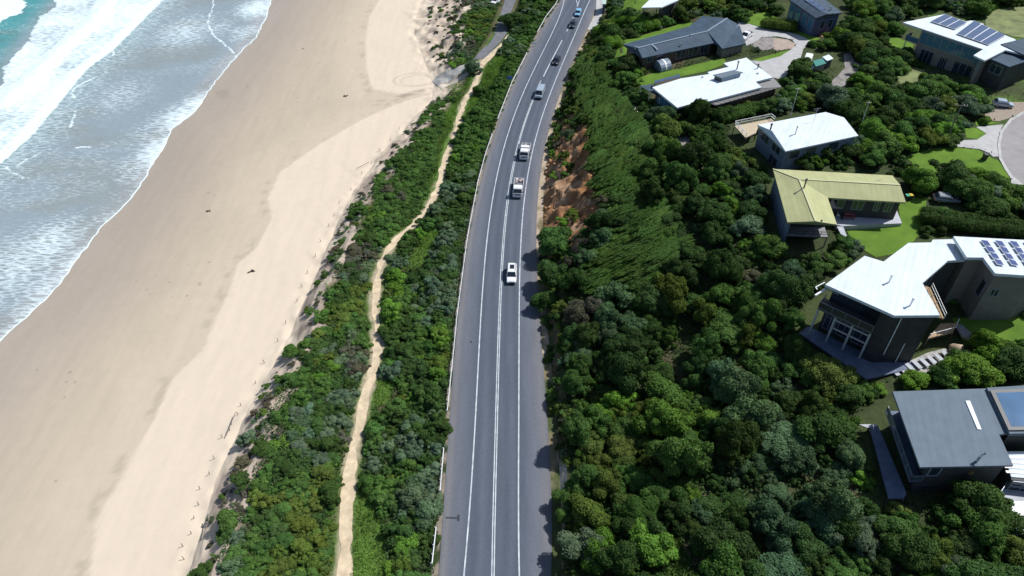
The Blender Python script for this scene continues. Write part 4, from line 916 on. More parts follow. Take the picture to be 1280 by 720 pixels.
# ================================================================== BUILDINGS
WHT = mat('white_roof', (.64, .71, .76), .75, spec=.12, noise=.05, nscale=.4); GRN = mat('green_roof_sheet', (.40, .41, .215), .75, spec=.15, noise=.06, nscale=.5, bump=.12, bscale=2)
SLATE = mat('slate_blue_roof_sheet', (.050, .082, .122), .7, spec=.2, noise=.16, nscale=.5); SLATEL = mat('roof_flashing', (.20, .25, .31), .5)
GREY = mat('grey_roof_sheet', (.135, .175, .215), .75, spec=.15, noise=.07, nscale=.6); DBLUE = mat('dark_blue_roof_sheet', (.055, .085, .12), .7, spec=.2, noise=.15, nscale=.6)
CHAR = mat('charcoal_cladding', (.050, .055, .058), .7, noise=.25, nscale=1.2); BROWN = mat('timber_cladding', (.10, .075, .055), .75, noise=.3, nscale=1.5); BLUEW = mat('blue_grey_weatherboard', (.13, .17, .23), .7, noise=.15, nscale=1)
NAVY = mat('navy_cladding', (.055, .085, .16), .65, noise=.2, nscale=1); TAUPE = mat('taupe_render', (.21, .19, .17), .8, noise=.12, nscale=.8); WHW = mat('white_paint', (.78, .80, .81), .5)
GLASS = mat('window_glass', (.025, .04, .055), .06, spec=.8, noise=.3, nscale=.6); BGLASS = mat('tinted_glass', (.05, .15, .24), .08, spec=.8); FRAME = mat('aluminium_frame', (.32, .37, .44), .4, .3); DFRAME = mat('dark_frame', (.05, .055, .06), .5)
DECK = mat('deck_boards', (.22, .22, .23), .8, noise=.25, nscale=1.5); TDECK = mat('timber_deck', (.37, .26, .15), .8, noise=.25, nscale=1.5); PALED = mat('pale_paving', (.42, .44, .48), .8, noise=.12, nscale=1); BDECK = mat('shade_blue_deck', (.11, .14, .21), .75, noise=.2, nscale=1)  # blue deck: bluish shade over the terrace is put into its dark colour
PV = mat('solar_cells', (.030, .060, .20), .22, spec=.7, coat=.4, noise=.25, nscale=2); PVD = mat('dark_solar_cells', (.045, .075, .16), .2, spec=.8, coat=.5, noise=.2, nscale=1); PVF = mat('panel_frame', (.62, .66, .72), .4, .3)
BPV = mat('reflection_blue_panel', (.05, .13, .25), .2, spec=.3, noise=.2, nscale=.3)  # solar panel with its bright blue reflection put into the base colour
STEEL = mat('steel', (.35, .36, .38), .4, .7); CHROME = mat('flue_steel', (.5, .52, .55), .3, .8); SKYL = mat('skylight_panel', (.72, .80, .82), .25); PERG = mat('ribbed_grey_sheet', (.20, .20, .20), .6, noise=.15, nscale=2)
ribbed(GRN, .12, .9, .06); ribbed(GREY, .25, .9, .05); ribbed(SLATE, -.5, .9, .14); ribbed(DBLUE, .6, .9, .14); ribbed(WHT, .5, .9, .06); ribbed(CHAR, .0, .5, .15)
def offset_poly(poly, d):
    """poly xy counter-clockwise or clockwise; d > 0 moves the sides inwards"""
    n = len(poly); a = sum(poly[i][0]*poly[(i+1) % n][1]-poly[(i+1) % n][0]*poly[i][1] for i in range(n)); s = 1 if a > 0 else -1; out = []
    for i in range(n):
        p0, p1, p2 = Vector(poly[i-1][:2]), Vector(poly[i][:2]), Vector(poly[(i+1) % n][:2])
        d1 = (p1-p0).normalized(); d2 = (p2-p1).normalized(); n1 = Vector((-d1.y, d1.x))*s; n2 = Vector((-d2.y, d2.x))*s
        k = 1+n1.dot(n2); m = (n1+n2)/max(k, .35); out.append((p1.x+m.x*d, p1.y+m.y*d))
    return out
def roof_sheet(name, faces, th, m, parent, lift=0):
    """faces: lists of world points; a solid sheet th thick, its top at those points"""
    key = {}; vs = []
    def vid(p):
        k = (round(p[0], 2), round(p[1], 2), round(p[2], 2))
        if k not in key: key[k] = len(vs); vs.append(Vector(p))
        return key[k]
    fs = []
    for f in faces:
        ids = [vid(p) for p in f]; nrm = (vs[ids[1]]-vs[ids[0]]).cross(vs[ids[2]]-vs[ids[0]])
        ar = sum(vs[ids[i]].x*vs[ids[(i+1) % len(ids)]].y-vs[ids[(i+1) % len(ids)]].x*vs[ids[i]].y for i in range(len(ids)))
        fs.append(ids if ar > 0 else ids[::-1])
    n = len(vs); e = {}
    for f in fs:
        for a, b in zip(f, f[1:]+f[:1]): e[(a, b)] = e.get((a, b), 0)+1
    V = [v+Vector((0, 0, lift)) for v in vs]+[v-Vector((0, 0, th-lift)) for v in vs]; Fq = [tuple(f) for f in fs]+[tuple(n+i for i in f[::-1]) for f in fs]
    Fq += [(a, n+a, n+b, b) for (a, b) in e if (b, a) not in e]
    mb = MB(); mb.add(V, Fq); return mb.build(name, m, parent)
def walls(name, outline, zt, zb, m, parent, inset=.5):
    p = offset_poly(outline, inset) if inset else [q[:2] for q in outline]; mb = MB(); mb.prism(p, zb, zt); mb.build(name, m, parent); return p
def window(parent, A, B, t0, t1, z0, z1, out=None, fr=FRAME, gl=GLASS, cols=1, rows=1, name='window', fw=.09, side=1):
    """framed pane on the wall A-B (xy); side picks the outward face"""
    A = Vector(A[:2]); B = Vector(B[:2]); d = (B-A); L_ = d.length; d.normalize(); n = Vector((d.y, -d.x))*side
    def W(t, z, o): p = A+d*(t*L_)+n*o; return (p.x, p.y, z)
    mb = MB(); o0, o1 = .0, .10
    def slab(s0, s1, a, b, q0, q1): mb.hexa([W(s0, a, q0), W(s1, a, q0), W(s1, a, q1), W(s0, a, q1)], [W(s0, b, q0), W(s1, b, q0), W(s1, b, q1), W(s0, b, q1)])
    f = fw/L_
    slab(t0, t0+f, z0, z1, o0, o1); slab(t1-f, t1, z0, z1, o0, o1); slab(t0+f, t1-f, z0, z0+fw, o0, o1); slab(t0+f, t1-f, z1-fw, z1, o0, o1)
    for c in range(1, cols): s = t0+(t1-t0)*c/cols; slab(s-f/2, s+f/2, z0+fw, z1-fw, o0, o1)
    for q in range(1, rows): s = z0+(z1-z0)*q/rows; slab(t0+f, t1-f, s-fw/2, s+fw/2, o0, o1-.01)
    w_ = mb.build(name, fr, parent)
    g = MB(); g.hexa([W(t0+f, z0+fw, .01), W(t1-f, z0+fw, .01), W(t1-f, z0+fw, .05), W(t0+f, z0+fw, .05)], [W(t0+f, z1-fw, .01), W(t1-f, z1-fw, .01), W(t1-f, z1-fw, .05), W(t0+f, z1-fw, .05)])
    g.build('pane', gl, w_); return w_
def W3(pts, z): return [P(u, v, z) for u, v in pts]
def railing(name, pts, h, m, parent, post=.06, gap=1.4, rails=(1,), glass=None):
    mb = MB(); pts = [Vector(p) for p in pts]
    for a, b in zip(pts[:-1], pts[1:]):
        n = max(1, round((b-a).length/gap))
        for i in range(n+1):
            p = a.lerp(b, i/n); mb.box((p.x, p.y, p.z+h/2), (post, post, h))
        for k in rails: mb.bar(a+Vector((0, 0, h*k)), b+Vector((0, 0, h*k)), post, post*1.3)
    o = mb.build(name, m, parent)
    if glass:
        g = MB()
        for a, b in zip(pts[:-1], pts[1:]): g.bar(a+Vector((0, 0, h*.5)), b+Vector((0, 0, h*.5)), .02, h*.8)
        g.build('railing_glass', glass, o)
    return o
def panel(parent, a, b, c, d, m=PV, fr=PVF, lift=.16, cells=(1, 1), name='solar_panel', th=.06, w=.05):
    """panel between four points lying on the roof (counter-clockwise)"""
    P4 = [Vector(p) for p in (a, b, c, d)]; n = (P4[1]-P4[0]).cross(P4[3]-P4[0]).normalized(); n = n if n.z > 0 else -n
    q = [p+n*lift for p in P4]; mb = MB()
    mb.hexa([p-n*th for p in q], q); o = mb.build(name, fr, parent); g = MB(); X = lambda s, t: q[0].lerp(q[1], s).lerp(q[3].lerp(q[2], s), t)
    lx = (q[1]-q[0]).length; ly = (q[3]-q[0]).length; fx = w/lx; fy = w/ly
    for i in range(cells[0]):
        for j in range(cells[1]):
            s0, s1, t0, t1 = i/cells[0]+fx, (i+1)/cells[0]-fx, j/cells[1]+fy, (j+1)/cells[1]-fy
            k = [X(s0, t0), X(s1, t0), X(s1, t1), X(s0, t1)]; g.hexa([p-n*.01 for p in k], [p+n*.012 for p in k])
    mm = g.build('cells', m, o); return o
def flue(parent, base, h, r=.13, m=STEEL, cap=True, name='chimney', lean=0):
    mb = MB(); b = Vector(base); mb.tube([b-Vector((0, 0, .2)), b+Vector((0, 0, h))], r, 8)
    if cap: mb.tube([b+Vector((0, 0, h+.02)), b+Vector((0, 0, h+.2))], [r*1.7, r*1.5], 8)
    return mb.build(name, m, parent)
def mean(pts): return (sum(p[0] for p in pts)/len(pts), sum(p[1] for p in pts)/len(pts))
def gz(pts): return min(float(H(p[0], p[1])) for p in pts)

# ---- 1: long slate-blue house
o1 = [(779,55.5), (803,72.5), (893,53.5), (903,61), (932,54.5), (924,31), (909,22.5), (878,20), (861,33)]
zb = 10.2; e = zb+3.2; rz_ = zb+4.3
E = lambda u, v: P(u, v, e); R_ = lambda u, v: P(u, v, rz_)
hs = thing('long_house', (*mean(W3(o1, e)), zb), 'long low house with slate-blue metal roof and brown walls above the road bend', 'house')
roof_sheet('roof', [[E(779,55.5), R_(797,60), R_(884,39), E(861,33)], [E(861,33), R_(884,39), R_(909,22.8), E(878,20)], [E(803,72.5), E(893,53.5), R_(884,39), R_(797,60)], [E(893,53.5), E(903,61), E(924,31), R_(909,22.8), R_(884,39)], [E(903,61), E(932,54.5), E(924,31)], [E(779,55.5), E(803,72.5), R_(797,60)]], .3, SLATE, hs)
mb = MB(); k = Vector((0, 0, .04))
for a, b in ((R_(797,60), R_(884,39)), (R_(884,39), R_(909,22.8)), (E(893,53.5), E(924,31))): mb.bar(Vector(a)+k, Vector(b)+k, .45, .08)
mb.bar(Vector(R_(815,56))+k, Vector(P(822,62,e+.7))+k, .4, .08); mb.build('ridge_cap', SLATEL, hs)
wl = walls('wall', W3([(779,55.5), (803,72.5), (893,53.5), (924,31), (909,22.5), (878,20), (861,33)], e), e-.15, gz(W3(o1, e))-1, BROWN, hs, .8)
wl2 = walls('garage_wall', W3([(895,54), (903,61), (932,54.5), (924,32)], e), e-.16, gz(W3(o1, e))-1, TAUPE, hs, .5)
for t0, t1 in ((.06, .14), (.2, .3), (.48, .62), (.66, .8), (.84, .95)): window(hs, wl[1], wl[2], t0, t1, zb+.5 if t0 > .4 else zb+1.3, e-.6, cols=2)
window(hs, wl[0], wl[1], .2, .5, zb+1, e-.7)
flue(hs, P(795,60.5,rz_-.3), .5, .35, CHROME, False, 'roof_vent'); flue(hs, P(862,45.5,rz_-.2), .35, .16, DFRAME, False, 'roof_vent'); flue(hs, P(851,55.5,e+.8), .3, .2, CHROME, False, 'roof_vent')
# ---- 2: white flat-roofed house
o2 = [(815.5,109), (846.7,134.5), (866.5,129), (869,131), (885.5,126.7), (952,109), (944.5,102), (965.5,96.7), (933,72), (904.5,79), (911,83.5), (884.5,90), (886.7,92.5), (851,98)]
zb = 11.0; zt = zb+3.6; w2 = W3(o2, zt)
hs = thing('flat_white_house', (*mean(w2), zb), 'flat white-roofed house with a raised glass monitor and a black flue', 'house')
roof_sheet('roof', [w2], .4, WHT, hs); wl = walls('wall', w2, zt-.3, gz(w2)-1, CHAR, hs, .7)
window(hs, wl[0], wl[1], .12, .88, zb+.4, zt-.7, cols=5, gl=BGLASS)
zt2 = zt-.7; lo = W3([(895,131.5), (977,108.5), (965.5,96), (944,102), (952,110), (884,128)], zt2)
roof_sheet('lower_roof', [lo], .15, PERG, hs); mb = MB()
for i in range(15):
    a = Vector(lo[0]).lerp(Vector(lo[1]), (i+.3)/15); b = Vector(lo[5]).lerp(Vector(lo[4]), (i+.3)/15); mb.bar(a+Vector((0, 0, .04)), b+Vector((0, 0, .04)), .1, .08)
mb.build('roof_ribs', mat('rib_grey', (.13, .13, .13), .6), hs); walls('lower_wall', lo, zt2-.1, gz(lo)-1, BROWN, hs, .9)
zm = zt+1.1; mt = W3([(891,93.5), (917,87.5), (929,90.5), (902,97.5)], zm); mon = roof_sheet('monitor_roof', [mt], .15, GREY, hs)
mw = walls('monitor_wall', mt, zm-.1, zt-.05, DFRAME, hs, .25); window(hs, mw[3], mw[2], .04, .96, zt+.1, zm-.2, cols=5, name='monitor_window', side=1 if True else -1, gl=BGLASS)
flue(hs, P(921,87,zt), 1.9, .14, DFRAME); flue(hs, P(947,85.5,zt), .9, .14, DFRAME); flue(hs, P(878,97,zt), .25, .2, STEEL, False, 'roof_vent'); flue(hs, P(947.5,92,zt), .4, .3, WHW, False, 'roof_vent')
vd = W3([(800,107.5), (815.5,104.5), (826,113), (826,121.5)], zt-.9); roof_sheet('verandah_roof', [vd], .1, DBLUE, hs); mb = MB()
for u, v in ((801,108.5), (813,113), (825,120)): a = P(u, v, zt-1); mb.tube([(a[0], a[1], zb-1), a], .07, 6)
mb.build('verandah_posts', WHW, hs)
for i in range(7):
    t = i/7; t1 = (i+.9)/7; Lp = lambda s, dv: P(818+(850-818)*s, 104.3+(96-104.3)*s+dv, zt-.05)
    panel(hs, Lp(t, 1.8), Lp(t1, 1.8), Lp(t1, -1.9), Lp(t, -1.9), PVD, DFRAME, .3)
# ---- 3: white gabled house
zb = 11.2; e = zb+5.6; rz_ = e+.9
E = lambda u, v: P(u, v, e); R_ = lambda u, v: P(u, v, rz_); o3 = [(947,156), (982,189), (1073,169.5), (1032,140)]
hs = thing('gabled_white_house', (*mean(W3(o3, e)), zb), 'white gabled house with a blue-grey end wall and a railed deck', 'house')
roof_sheet('roof', [[E(947,156), E(982,189), R_(965,163.5)], [E(982,189), E(1073,169.5), R_(1055,146.8), R_(965,163.5)], [E(947,156), R_(965,163.5), R_(1055,146.8), E(1032,140)], [E(1073,169.5), E(1032,140), R_(1055,146.8)]], .25, WHT, hs)
wl = walls('wall', W3(o3, e), e-.1, gz(W3(o3, e))-1.5, BLUEW, hs, .35)
for t0 in (.12, .55): window(hs, wl[0], wl[1], t0, t0+.3, zb+3.3, zb+5, cols=2)
window(hs, wl[0], wl[1], .55, .85, zb+.5, zb+2.5, cols=2)
for t0 in (.06, .3, .62): window(hs, wl[1], wl[2], t0, t0+.16, zb+3.1, zb+5)
flue(hs, P(994,168,e+.55), 1.6, .1, STEEL); flue(hs, P(963,162,e+.8), 1.1, .16, DFRAME); mb = MB(); a = Vector(P(1017,152,e+.8)); mb.tube([a, a+Vector((0, 0, 3))], .04, 5); mb.bar(a+Vector((-.8, 0, 2.8)), a+Vector((.8, .3, 2.8)), .04, .04); mb.bar(a+Vector((-.5, .1, 2.4)), a+Vector((.5, .3, 2.4)), .04, .04); mb.build('aerial', STEEL, hs)
zd = zb+2.6; dk = W3([(918,157), (963,148), (968,152), (948,158), (945,166), (932,172)], zd); roof_sheet('deck', [dk], .25, mat('pale_timber_deck', (.46, .38, .27), .8, noise=.15), hs)
railing('deck_railing', [dk[5], dk[0], dk[1], dk[2]], 1.05, WHW, hs, .08, 1.5, (1, .5), None)
mb = MB()
for p in dk: mb.box((p[0], p[1], (zd+gz(dk)-1)/2-.2), (.14, .14, zd-gz(dk)+.7))
mb.build('deck_posts', BROWN, hs)
# ---- 4: green-roofed house
zb = 11.0; e = zb+5.3; rz_ = e+1.25
E = lambda u, v: P(u, v, e); R_ = lambda u, v: P(u, v, rz_)
o4 = [(966.3,211.2), (984.4,277.7), (1046.3,280.7), (1034.6,247), (1132.5,253), (1115.7,219.3)]
hs = thing('green_roofed_house', (*mean(W3(o4, e)), zb), 'L-shaped house under a pale olive-green gabled roof beside a lawn', 'house')
roof_sheet('roof', [[E(966.3,211.2), E(984.4,277.7), R_(1019.6,276.6), R_(999,224)], [R_(999,224), R_(1019.6,276.6), E(1046.3,280.7), E(1034.6,247)], [R_(999,224), E(1034.6,247), E(1132.5,253), R_(1125,231)], [E(966.3,211.2), R_(999,224), R_(1125,231), E(1115.7,219.3)], [E(984.4,277.7), E(1046.3,280.7), R_(1019.6,276.6)], [E(1132.5,253), E(1115.7,219.3), R_(1125,231)]], .28, GRN, hs)
mb = MB(); k = Vector((0, 0, .03))
for a, b in ((R_(999,224), R_(1019.6,276.6)), (R_(999,224), R_(1125,231)), (E(966.3,211.2), R_(999,224))): mb.bar(Vector(a)+k, Vector(b)+k, .3, .07)
mb.build('ridge_cap', mat('green_ridge_cap', (.48, .48, .27), .5), hs)
zw = gz(W3(o4, e))-1.5; ol = W3(o4, e); A4 = [ol[0], ol[1], ol[2], ol[3], ol[4], ol[5]]
i1 = offset_poly(ol, .6); cutb = Vector(i1[1]).lerp(Vector(i1[0]), .16); cutc = Vector(i1[2]).lerp(Vector(i1[3]), .34)
wl = [i1[0], tuple(cutb), tuple(cutc), i1[3], i1[4], i1[5]]; mb = MB(); mb.prism(wl, zw, e-.12); mb.build('wall', CHAR, hs)
mb = MB(); mb.prism([i1[1], tuple(cutb), (cutb.x+.25, cutb.y), (i1[1][0]+.25, i1[1][1])], zw, e-.14); mb.build('wing_wall', BLUEW, hs); mb = MB(); mb.prism([(wl[0][0]-.06, wl[0][1]), (wl[1][0]-.06, wl[1][1]), (wl[1][0]+.02, wl[1][1]), (wl[0][0]+.02, wl[0][1])], zw, e-.15); mb.build('side_cladding', BLUEW, hs)
window(hs, wl[1], wl[2], .1, .9, zb+2.9, e-.5, cols=4); window(hs, wl[1], wl[2], .2, .8, zb+.3, zb+2.3, cols=3)
for t0, t1 in ((.12, .3), (.4, .55), (.68, .76), (.82, .92)): window(hs, wl[3], wl[4], t0, t1, zb+2.7, e-.6, cols=2)
for t0 in (.2, .55): window(hs, wl[0], wl[1], t0, t0+.16, zb+2.6, zb+4.2)
zd = zb+2.3; dk = [tuple(cutb)+(zd,), (i1[1][0], i1[1][1]-.2, zd), (i1[2][0], i1[2][1]-.2, zd), tuple(cutc)+(zd,)]; roof_sheet('deck', [dk], .22, DECK, hs)
railing('deck_railing', [(dk[1][0]+.3, dk[1][1], zd), dk[2]], 1.0, DFRAME, hs, .06, 1.3, (1, .5)); mb = MB()
for p in dk[1:3]: mb.box((p[0], p[1]+.25, (zd+zw)/2), (.16, .16, zd-zw-.25))
mb.build('deck_posts', BLUEW, hs)
zp = e-4.2; pt = W3([(1038,258), (1046,281), (1054,282.5), (1127.5,279), (1121,263)], zp); roof_sheet('terrace', [pt], zp-gz(pt)+.4, PALED, hs); ZTER = zp
flue(hs, P(1004.5,236,e+1.1), 1.9, .13, DFRAME); flue(hs, P(1027,276.5,e+.9), .25, .15, DFRAME, False, 'roof_vent')
mb = MB(); a = P(1088,229,e+.9); mb.bar(a, (a[0]+2.4, a[1]+1.2, a[2]+.12), .05, .05); mb.build('aerial', STEEL, hs)
# ramp of boards beside the lawn
rb = [P(1046,283,zp-.1), P(1054,283,zp-.1), G(1064,312,.3), G(1060,312,.3)]; roof_sheet('ramp', [rb], .15, PALED, hs)
# ---- 5: tall white-roofed house on posts
zt = 19.9; o5 = [(1031.7,355.6), (1118,394.4), (1175,394), (1153,353.6), (1185,325.8), (1207,324.4), (1190.5,299), (1166,299.5), (1164,303), (1135.5,303.6), (1104.4,327), (1080.8,319.7)]
w5 = W3(o5, zt); hs = thing('tall_white_house', (*mean(w5), 9), 'tall house on pale posts with a bright white angular roof and glazed seaward front', 'house')
roof_sheet('roof', [w5], .45, WHT, hs); zb = gz(w5)-1.5
A, B, C_ = Vector(w5[0]), Vector(w5[1]), Vector(w5[2]); ab = (B-A).normalized(); nin = Vector((-ab.y, ab.x, 0)); nin = nin if nin.y > 0 else -nin
bc = (C_-B).normalized()
core = [A+nin*2.6+ab*.8, B+nin*2.6-ab*.0, C_+Vector((-.3, .5, 0)), Vector(w5[3])+Vector((-.6, 0, 0)), Vector(w5[4])+Vector((-.3, .6, 0)), Vector(w5[5])+Vector((-.6, .5, 0)), Vector(w5[6])+Vector((-.5, -.5, 0)), Vector(w5[9])+Vector((.3, -.6, 0)), Vector(w5[10])+Vector((0, -.8, 0)), Vector(w5[11])+Vector((.3, -.8, 0))]
core = [(p.x, p.y) for p in core]
mb = MB(); mb.prism(core, zb, zt-.3); mb.build('wall', CHAR, hs)
bk = [(B+nin*2.4-ab*1.6), (B+Vector((.2, .45, 0))-ab*1.6), (B+Vector((0.2, .45, 0))), (C_+Vector((-.35, .42, 0))), (C_+Vector((-.35, 2.4, 0)))]
mb = MB(); mb.prism([(p.x, p.y) for p in bk], zb, zt-.32); mb.build('end_wall', mat('black_cladding', (.035, .037, .042), .6, noise=.3, nscale=1), hs)
mb = MB()
for t, za, zc in ((.22, 11.5, 19.0), (.62, 9.8, 13.8)):
    p = bk[2].lerp(bk[3], t); mb.box((p.x, p.y-.06, (za+zc)/2), (.12, .08, zc-za))
mb.build('downpipe', WHW, hs)
zf = 15.4  # upper floor slab
fl_ = [A+ab*.2+nin*.1, B-ab*1.7+nin*.1, B-ab*1.7+nin*2.7, A+ab*.2+nin*2.7]; roof_sheet('balcony', [[(p.x, p.y, zf) for p in fl_]], .45, mat('balcony_fascia', (.10, .10, .095), .7), hs)
rl = [(p.x, p.y, zf) for p in (fl_[3], fl_[0], fl_[1])]; railing('balcony_railing', rl, 1.1, FRAME, hs, .05, 2.2, (1,), mat('smoky_glass', (.055, .06, .05), .15, spec=.6))
front = [core[0], core[1]]
window(hs, core[0], core[1], .03, .84, zf+.05, zt-.5, cols=7, fr=DFRAME); 
for t0, t1 in ((.05, .24), (.28, .5), (.54, .78)): window(hs, core[0], core[1], t0, t1, 10.0, zf-.7, cols=2, rows=2)
PL = mat('pale_post', (.40, .42, .42), .6)
for t in (.03, .3, .56, .82):
    p = A.lerp(B, t)+nin*.25; mb = MB(); mb.box((p.x, p.y, (zb+zf-.45)/2), (.3, .3, zf-.45-zb), math.atan2(ab.y, ab.x)); mb.build('post', PL, hs)
mb = MB()
for z, t0, t1, o in ((zf-1.0, .3, .82, .25), (zf-2.6, .28, .82, .25)): mb.bar(A.lerp(B, t0)+nin*o+Vector((0, 0, z-zt)), A.lerp(B, t1)+nin*o+Vector((0, 0, z-zt)), .16, .22)
mb.build('beam', PL, hs)
mb = MB(); mb.bar(A.lerp(B, .0)+nin*.1+Vector((0, 0, -.75)), A.lerp(B, .22)+nin*.1+Vector((0, 0, -.75)), .08, .1)
for i in range(5): mb.bar(A.lerp(B, .02+.045*i)+nin*.1+Vector((0, 0, -.75)), A.lerp(B, .045+.045*i)+nin*1.6+Vector((0, 0, -.75)), .06, .08)
mb.build('roof_truss', FRAME, hs)
sc_ = [P(1019.5,359,zt-.4), P(1031,353,zt-.4), P(1034,356,zt-.4), P(1022,362.5,zt-.4)]; mb = MB(); mb.bar(sc_[0], sc_[1], .12, .12); mb.bar(sc_[0], P(1021.5,362,zt-.4), .12, .12); mb.bar(P(1019,369.5,zt-1.2), P(1033,361,zt-1.0), .25, .3); mb.build('eave_frame', WHW, hs)
for u, v in ((1111,353), (1137.5,382)): flue(hs, P(u, v, zt), 1.3, .12, WHW, True, 'roof_vent'); 
tr = W3([(999,416), (1010,408), (1090,445), (1140,452), (1142,460), (1083,474)], 9.6); tzz = max(float(H(p[0], p[1])) for p in tr)+.15; tr = W3([(999,416), (1010,408), (1090,445), (1140,452), (1142,460), (1083,474)], tzz); roof_sheet('terrace', [tr], .3, BDECK, hs)
zs = 21.1; o5b = [(1192,295.3), (1208.6,321.7), (1229,321.9), (1244,341.7), (1300,345.5), (1345,330), (1320,302)]; w5b = W3(o5b, zs)
roof_sheet('upper_roof', [w5b], .5, WHT, hs); wl = walls('rear_wall', w5b, zs-.4, gz(w5b)-1, TAUPE, hs, .7)
window(hs, wl[3], wl[4], .12, .35, 16.2, 17.6, cols=2); window(hs, wl[2], wl[3], .5, .85, 15.2, 18.2); window(hs, core[3], core[4], .1, .8, 15.6, 19.2, cols=3)
for c in range(4):
    for q in range(4):
        sx, sy = 1224.2+18*c, 300.6+.55*c; X = lambda s, t: P(sx+21.5*(q+t)/4+9.3*s, sy+32*(q+t)/4+1.4*s+(.0), zs)
        if c < 3 or q < 2: panel(hs, X(0, .93), X(1, .93), X(1, .07), X(0, .07), PV, PVF, .28, (1, 1))
# raised timber deck and stairs between the two blocks
zd = 12.0; dk = W3([(1178,402), (1193,392), (1184,396), (1200,404), (1212,414), (1164,424)], zd); dk = W3([(1160,423), (1176,404), (1196,404), (1192,414.5)], zd); roof_sheet('side_deck', [dk], .3, TDECK, hs); railing('side_deck_railing', [dk[0], dk[3], dk[2]], .95, WHW, hs, .06, 1.6, (1,), None)
mb = MB()
for p in dk: mb.box((p[0], p[1], (zd-.3+zb)/2), (.16, .16, zd-.3-zb))
mb.build('side_deck_posts', BROWN, hs)
zd2 = 11.6; d2 = W3([(1192,404), (1203,406), (1215,417), (1217,427), (1203,420)], zd2); roof_sheet('walkway', [d2], .3, DECK, hs)
zd3 = 16.0; d3 = W3([(1155,356), (1163,360), (1180,398), (1172,396)], zd3); roof_sheet('side_balcony', [d3], .25, TDECK, hs); railing('side_balcony_railing', [d3[1], d3[2]], 1.0, WHW, hs, .06, 1.8, (1, .5))
mb = MB()
for i in range(8):
    p = G(1118+9*i, 466-2.6*i, .25); mb.box((p.x, p.y, p.z+.06*i), (.7, 1.6, .12), .35)
mb.build('steps', PALED, hs)
# ---- 6: grey flat-roofed house
zt = 15.2; o6 = [(1116,489.3), (1150,584), (1266.7,581.7), (1249,543), (1262,541.5), (1234,485.5)]; w6 = W3(o6, zt); zb = gz(w6)-1.5
hs = thing('grey_house', (*mean(w6), zb+1.5), 'dark two-storey house with a plain grey flat roof and white strip skylight', 'house')
roof_sheet('roof', [w6], .3, GREY, hs); i6 = offset_poly(w6, .5); LF = Vector(i6[0]); FR = Vector(i6[1])
wl = [(i6[0][0]+1.6, i6[0][1]), (i6[1][0]+1.0, i6[1][1]), i6[2], i6[3], i6[4], i6[5]]; mb = MB(); mb.prism(wl, zb, zt-.2); mb.build('wall', CHAR, hs)
window(hs, wl[0], wl[1], .05, .95, zt-3.2, zt-.6, cols=6, fr=DFRAME); window(hs, wl[0], wl[1], .05, .9, zt-6, zt-3.8, cols=5, fr=DFRAME)
window(hs, wl[1], wl[2], .03, .19, zt-2.6, zt-.7, fr=FRAME, fw=.16); window(hs, wl[1], wl[2], .08, .42, zt-5.4, zt-4.7, fr=DFRAME, cols=4)
mb = MB(); p = Vector(wl[1]).lerp(Vector(wl[2]), .6); mb.box((p.x, p.y-.15, zt-1.9), (.45, .28, .6)); mb.build('wall_lamp', mat('brass_lamp', (.35, .24, .12), .4, .5), hs)
zd = zt-3.6; bl = [(i6[0][0]-.3, i6[0][1]+.1, zd), (i6[1][0]-.3, i6[1][1]-.1, zd), (wl[1][0]+.2, wl[1][1], zd), (wl[0][0]+.2, wl[0][1], zd)]; roof_sheet('balcony', [bl], .25, BDECK, hs); railing('balcony_railing', [bl[0], bl[1], bl[2]], 1.0, FRAME, hs, .05, 2.0, (1,), mat('rail_glass', (.07, .09, .12), .12, spec=.7))
zl = zb+2.6; ld = W3([(1087,533), (1097,531), (1133,616), (1130,623), (1111,623)], zl); roof_sheet('lower_deck', [ld], .25, BDECK, hs)
mb = MB()
for p in ld[:1]+ld[2:]: mb.box((p[0]*.995+.3, p[1], (zl+zb)/2-.3), (.18, .18, zl-zb-.2))
mb.build('lower_deck_posts', BROWN, hs); sl_ = W3([(1074,530.5), (1094.5,530), (1096,533), (1084,534.5)], zl+.1); roof_sheet('deck_landing', [sl_], .12, PALED, hs)
sk_ = [P(1206.5,501.5,zt), P(1212,501.5,zt), P(1226.5,537.5,zt), P(1221.5,537,zt)]; roof_sheet('skylight', [[(p[0], p[1], zt+.12) for p in sk_]], .2, SKYL, hs)
mb = MB(); a = Vector(P(1220.5,577,zt)); mb.tube([a-Vector((0, 0, .2)), a+Vector((0, 0, 1.15)), a+Vector((.5, .1, 1.6))], .17, 8); mb.build('chimney', CHROME, hs)
zq = zt+.35; o6b = [(1233.5,484.6), (1262,542), (1330,541), (1310,480)]; w6b = W3(o6b, zq); roof_sheet('upper_roof', [w6b], .5, GREY, hs); walls('upper_wall', w6b, zq-.45, gz(w6b)-1, CHAR, hs, .6)
panel(hs, P(1260,539,zq), P(1325,538,zq), P(1300,486.5,zq), P(1236.5,488.5,zq), BPV, DFRAME, .22, (1, 1), w=.55); 
wr = [(1248,567), (1252,553), (1290,556), (1330,596), (1262,594)]; wr = [(1255,566), (1300,566), (1310,600), (1264,596)]; z6 = zt-2.6; roof_sheet('white_sheet_roof', [W3(wr, z6)], .12, WHT, hs); mb = MB(); q = W3(wr, z6)
for i in range(5): a = Vector(q[0]).lerp(Vector(q[3]), i/5); b = Vector(q[1]).lerp(Vector(q[2]), i/5); mb.bar(a+Vector((-.5, 0, .05)), b+Vector((0, 0, .05)), .35, .06)
mb.build('roof_ribs', WHW, hs); lw = walls('lower_wall', W3([(1258,568), (1310,566), (1316,606), (1264,600)], z6), z6-.1, zb, CHAR, hs, .1); 
window(hs, lw[3], lw[2], .05, .95, z6-1.2, z6-.2, cols=3); window(hs, lw[3], lw[2], .05, .95, z6-2.4, z6-1.35, cols=3)
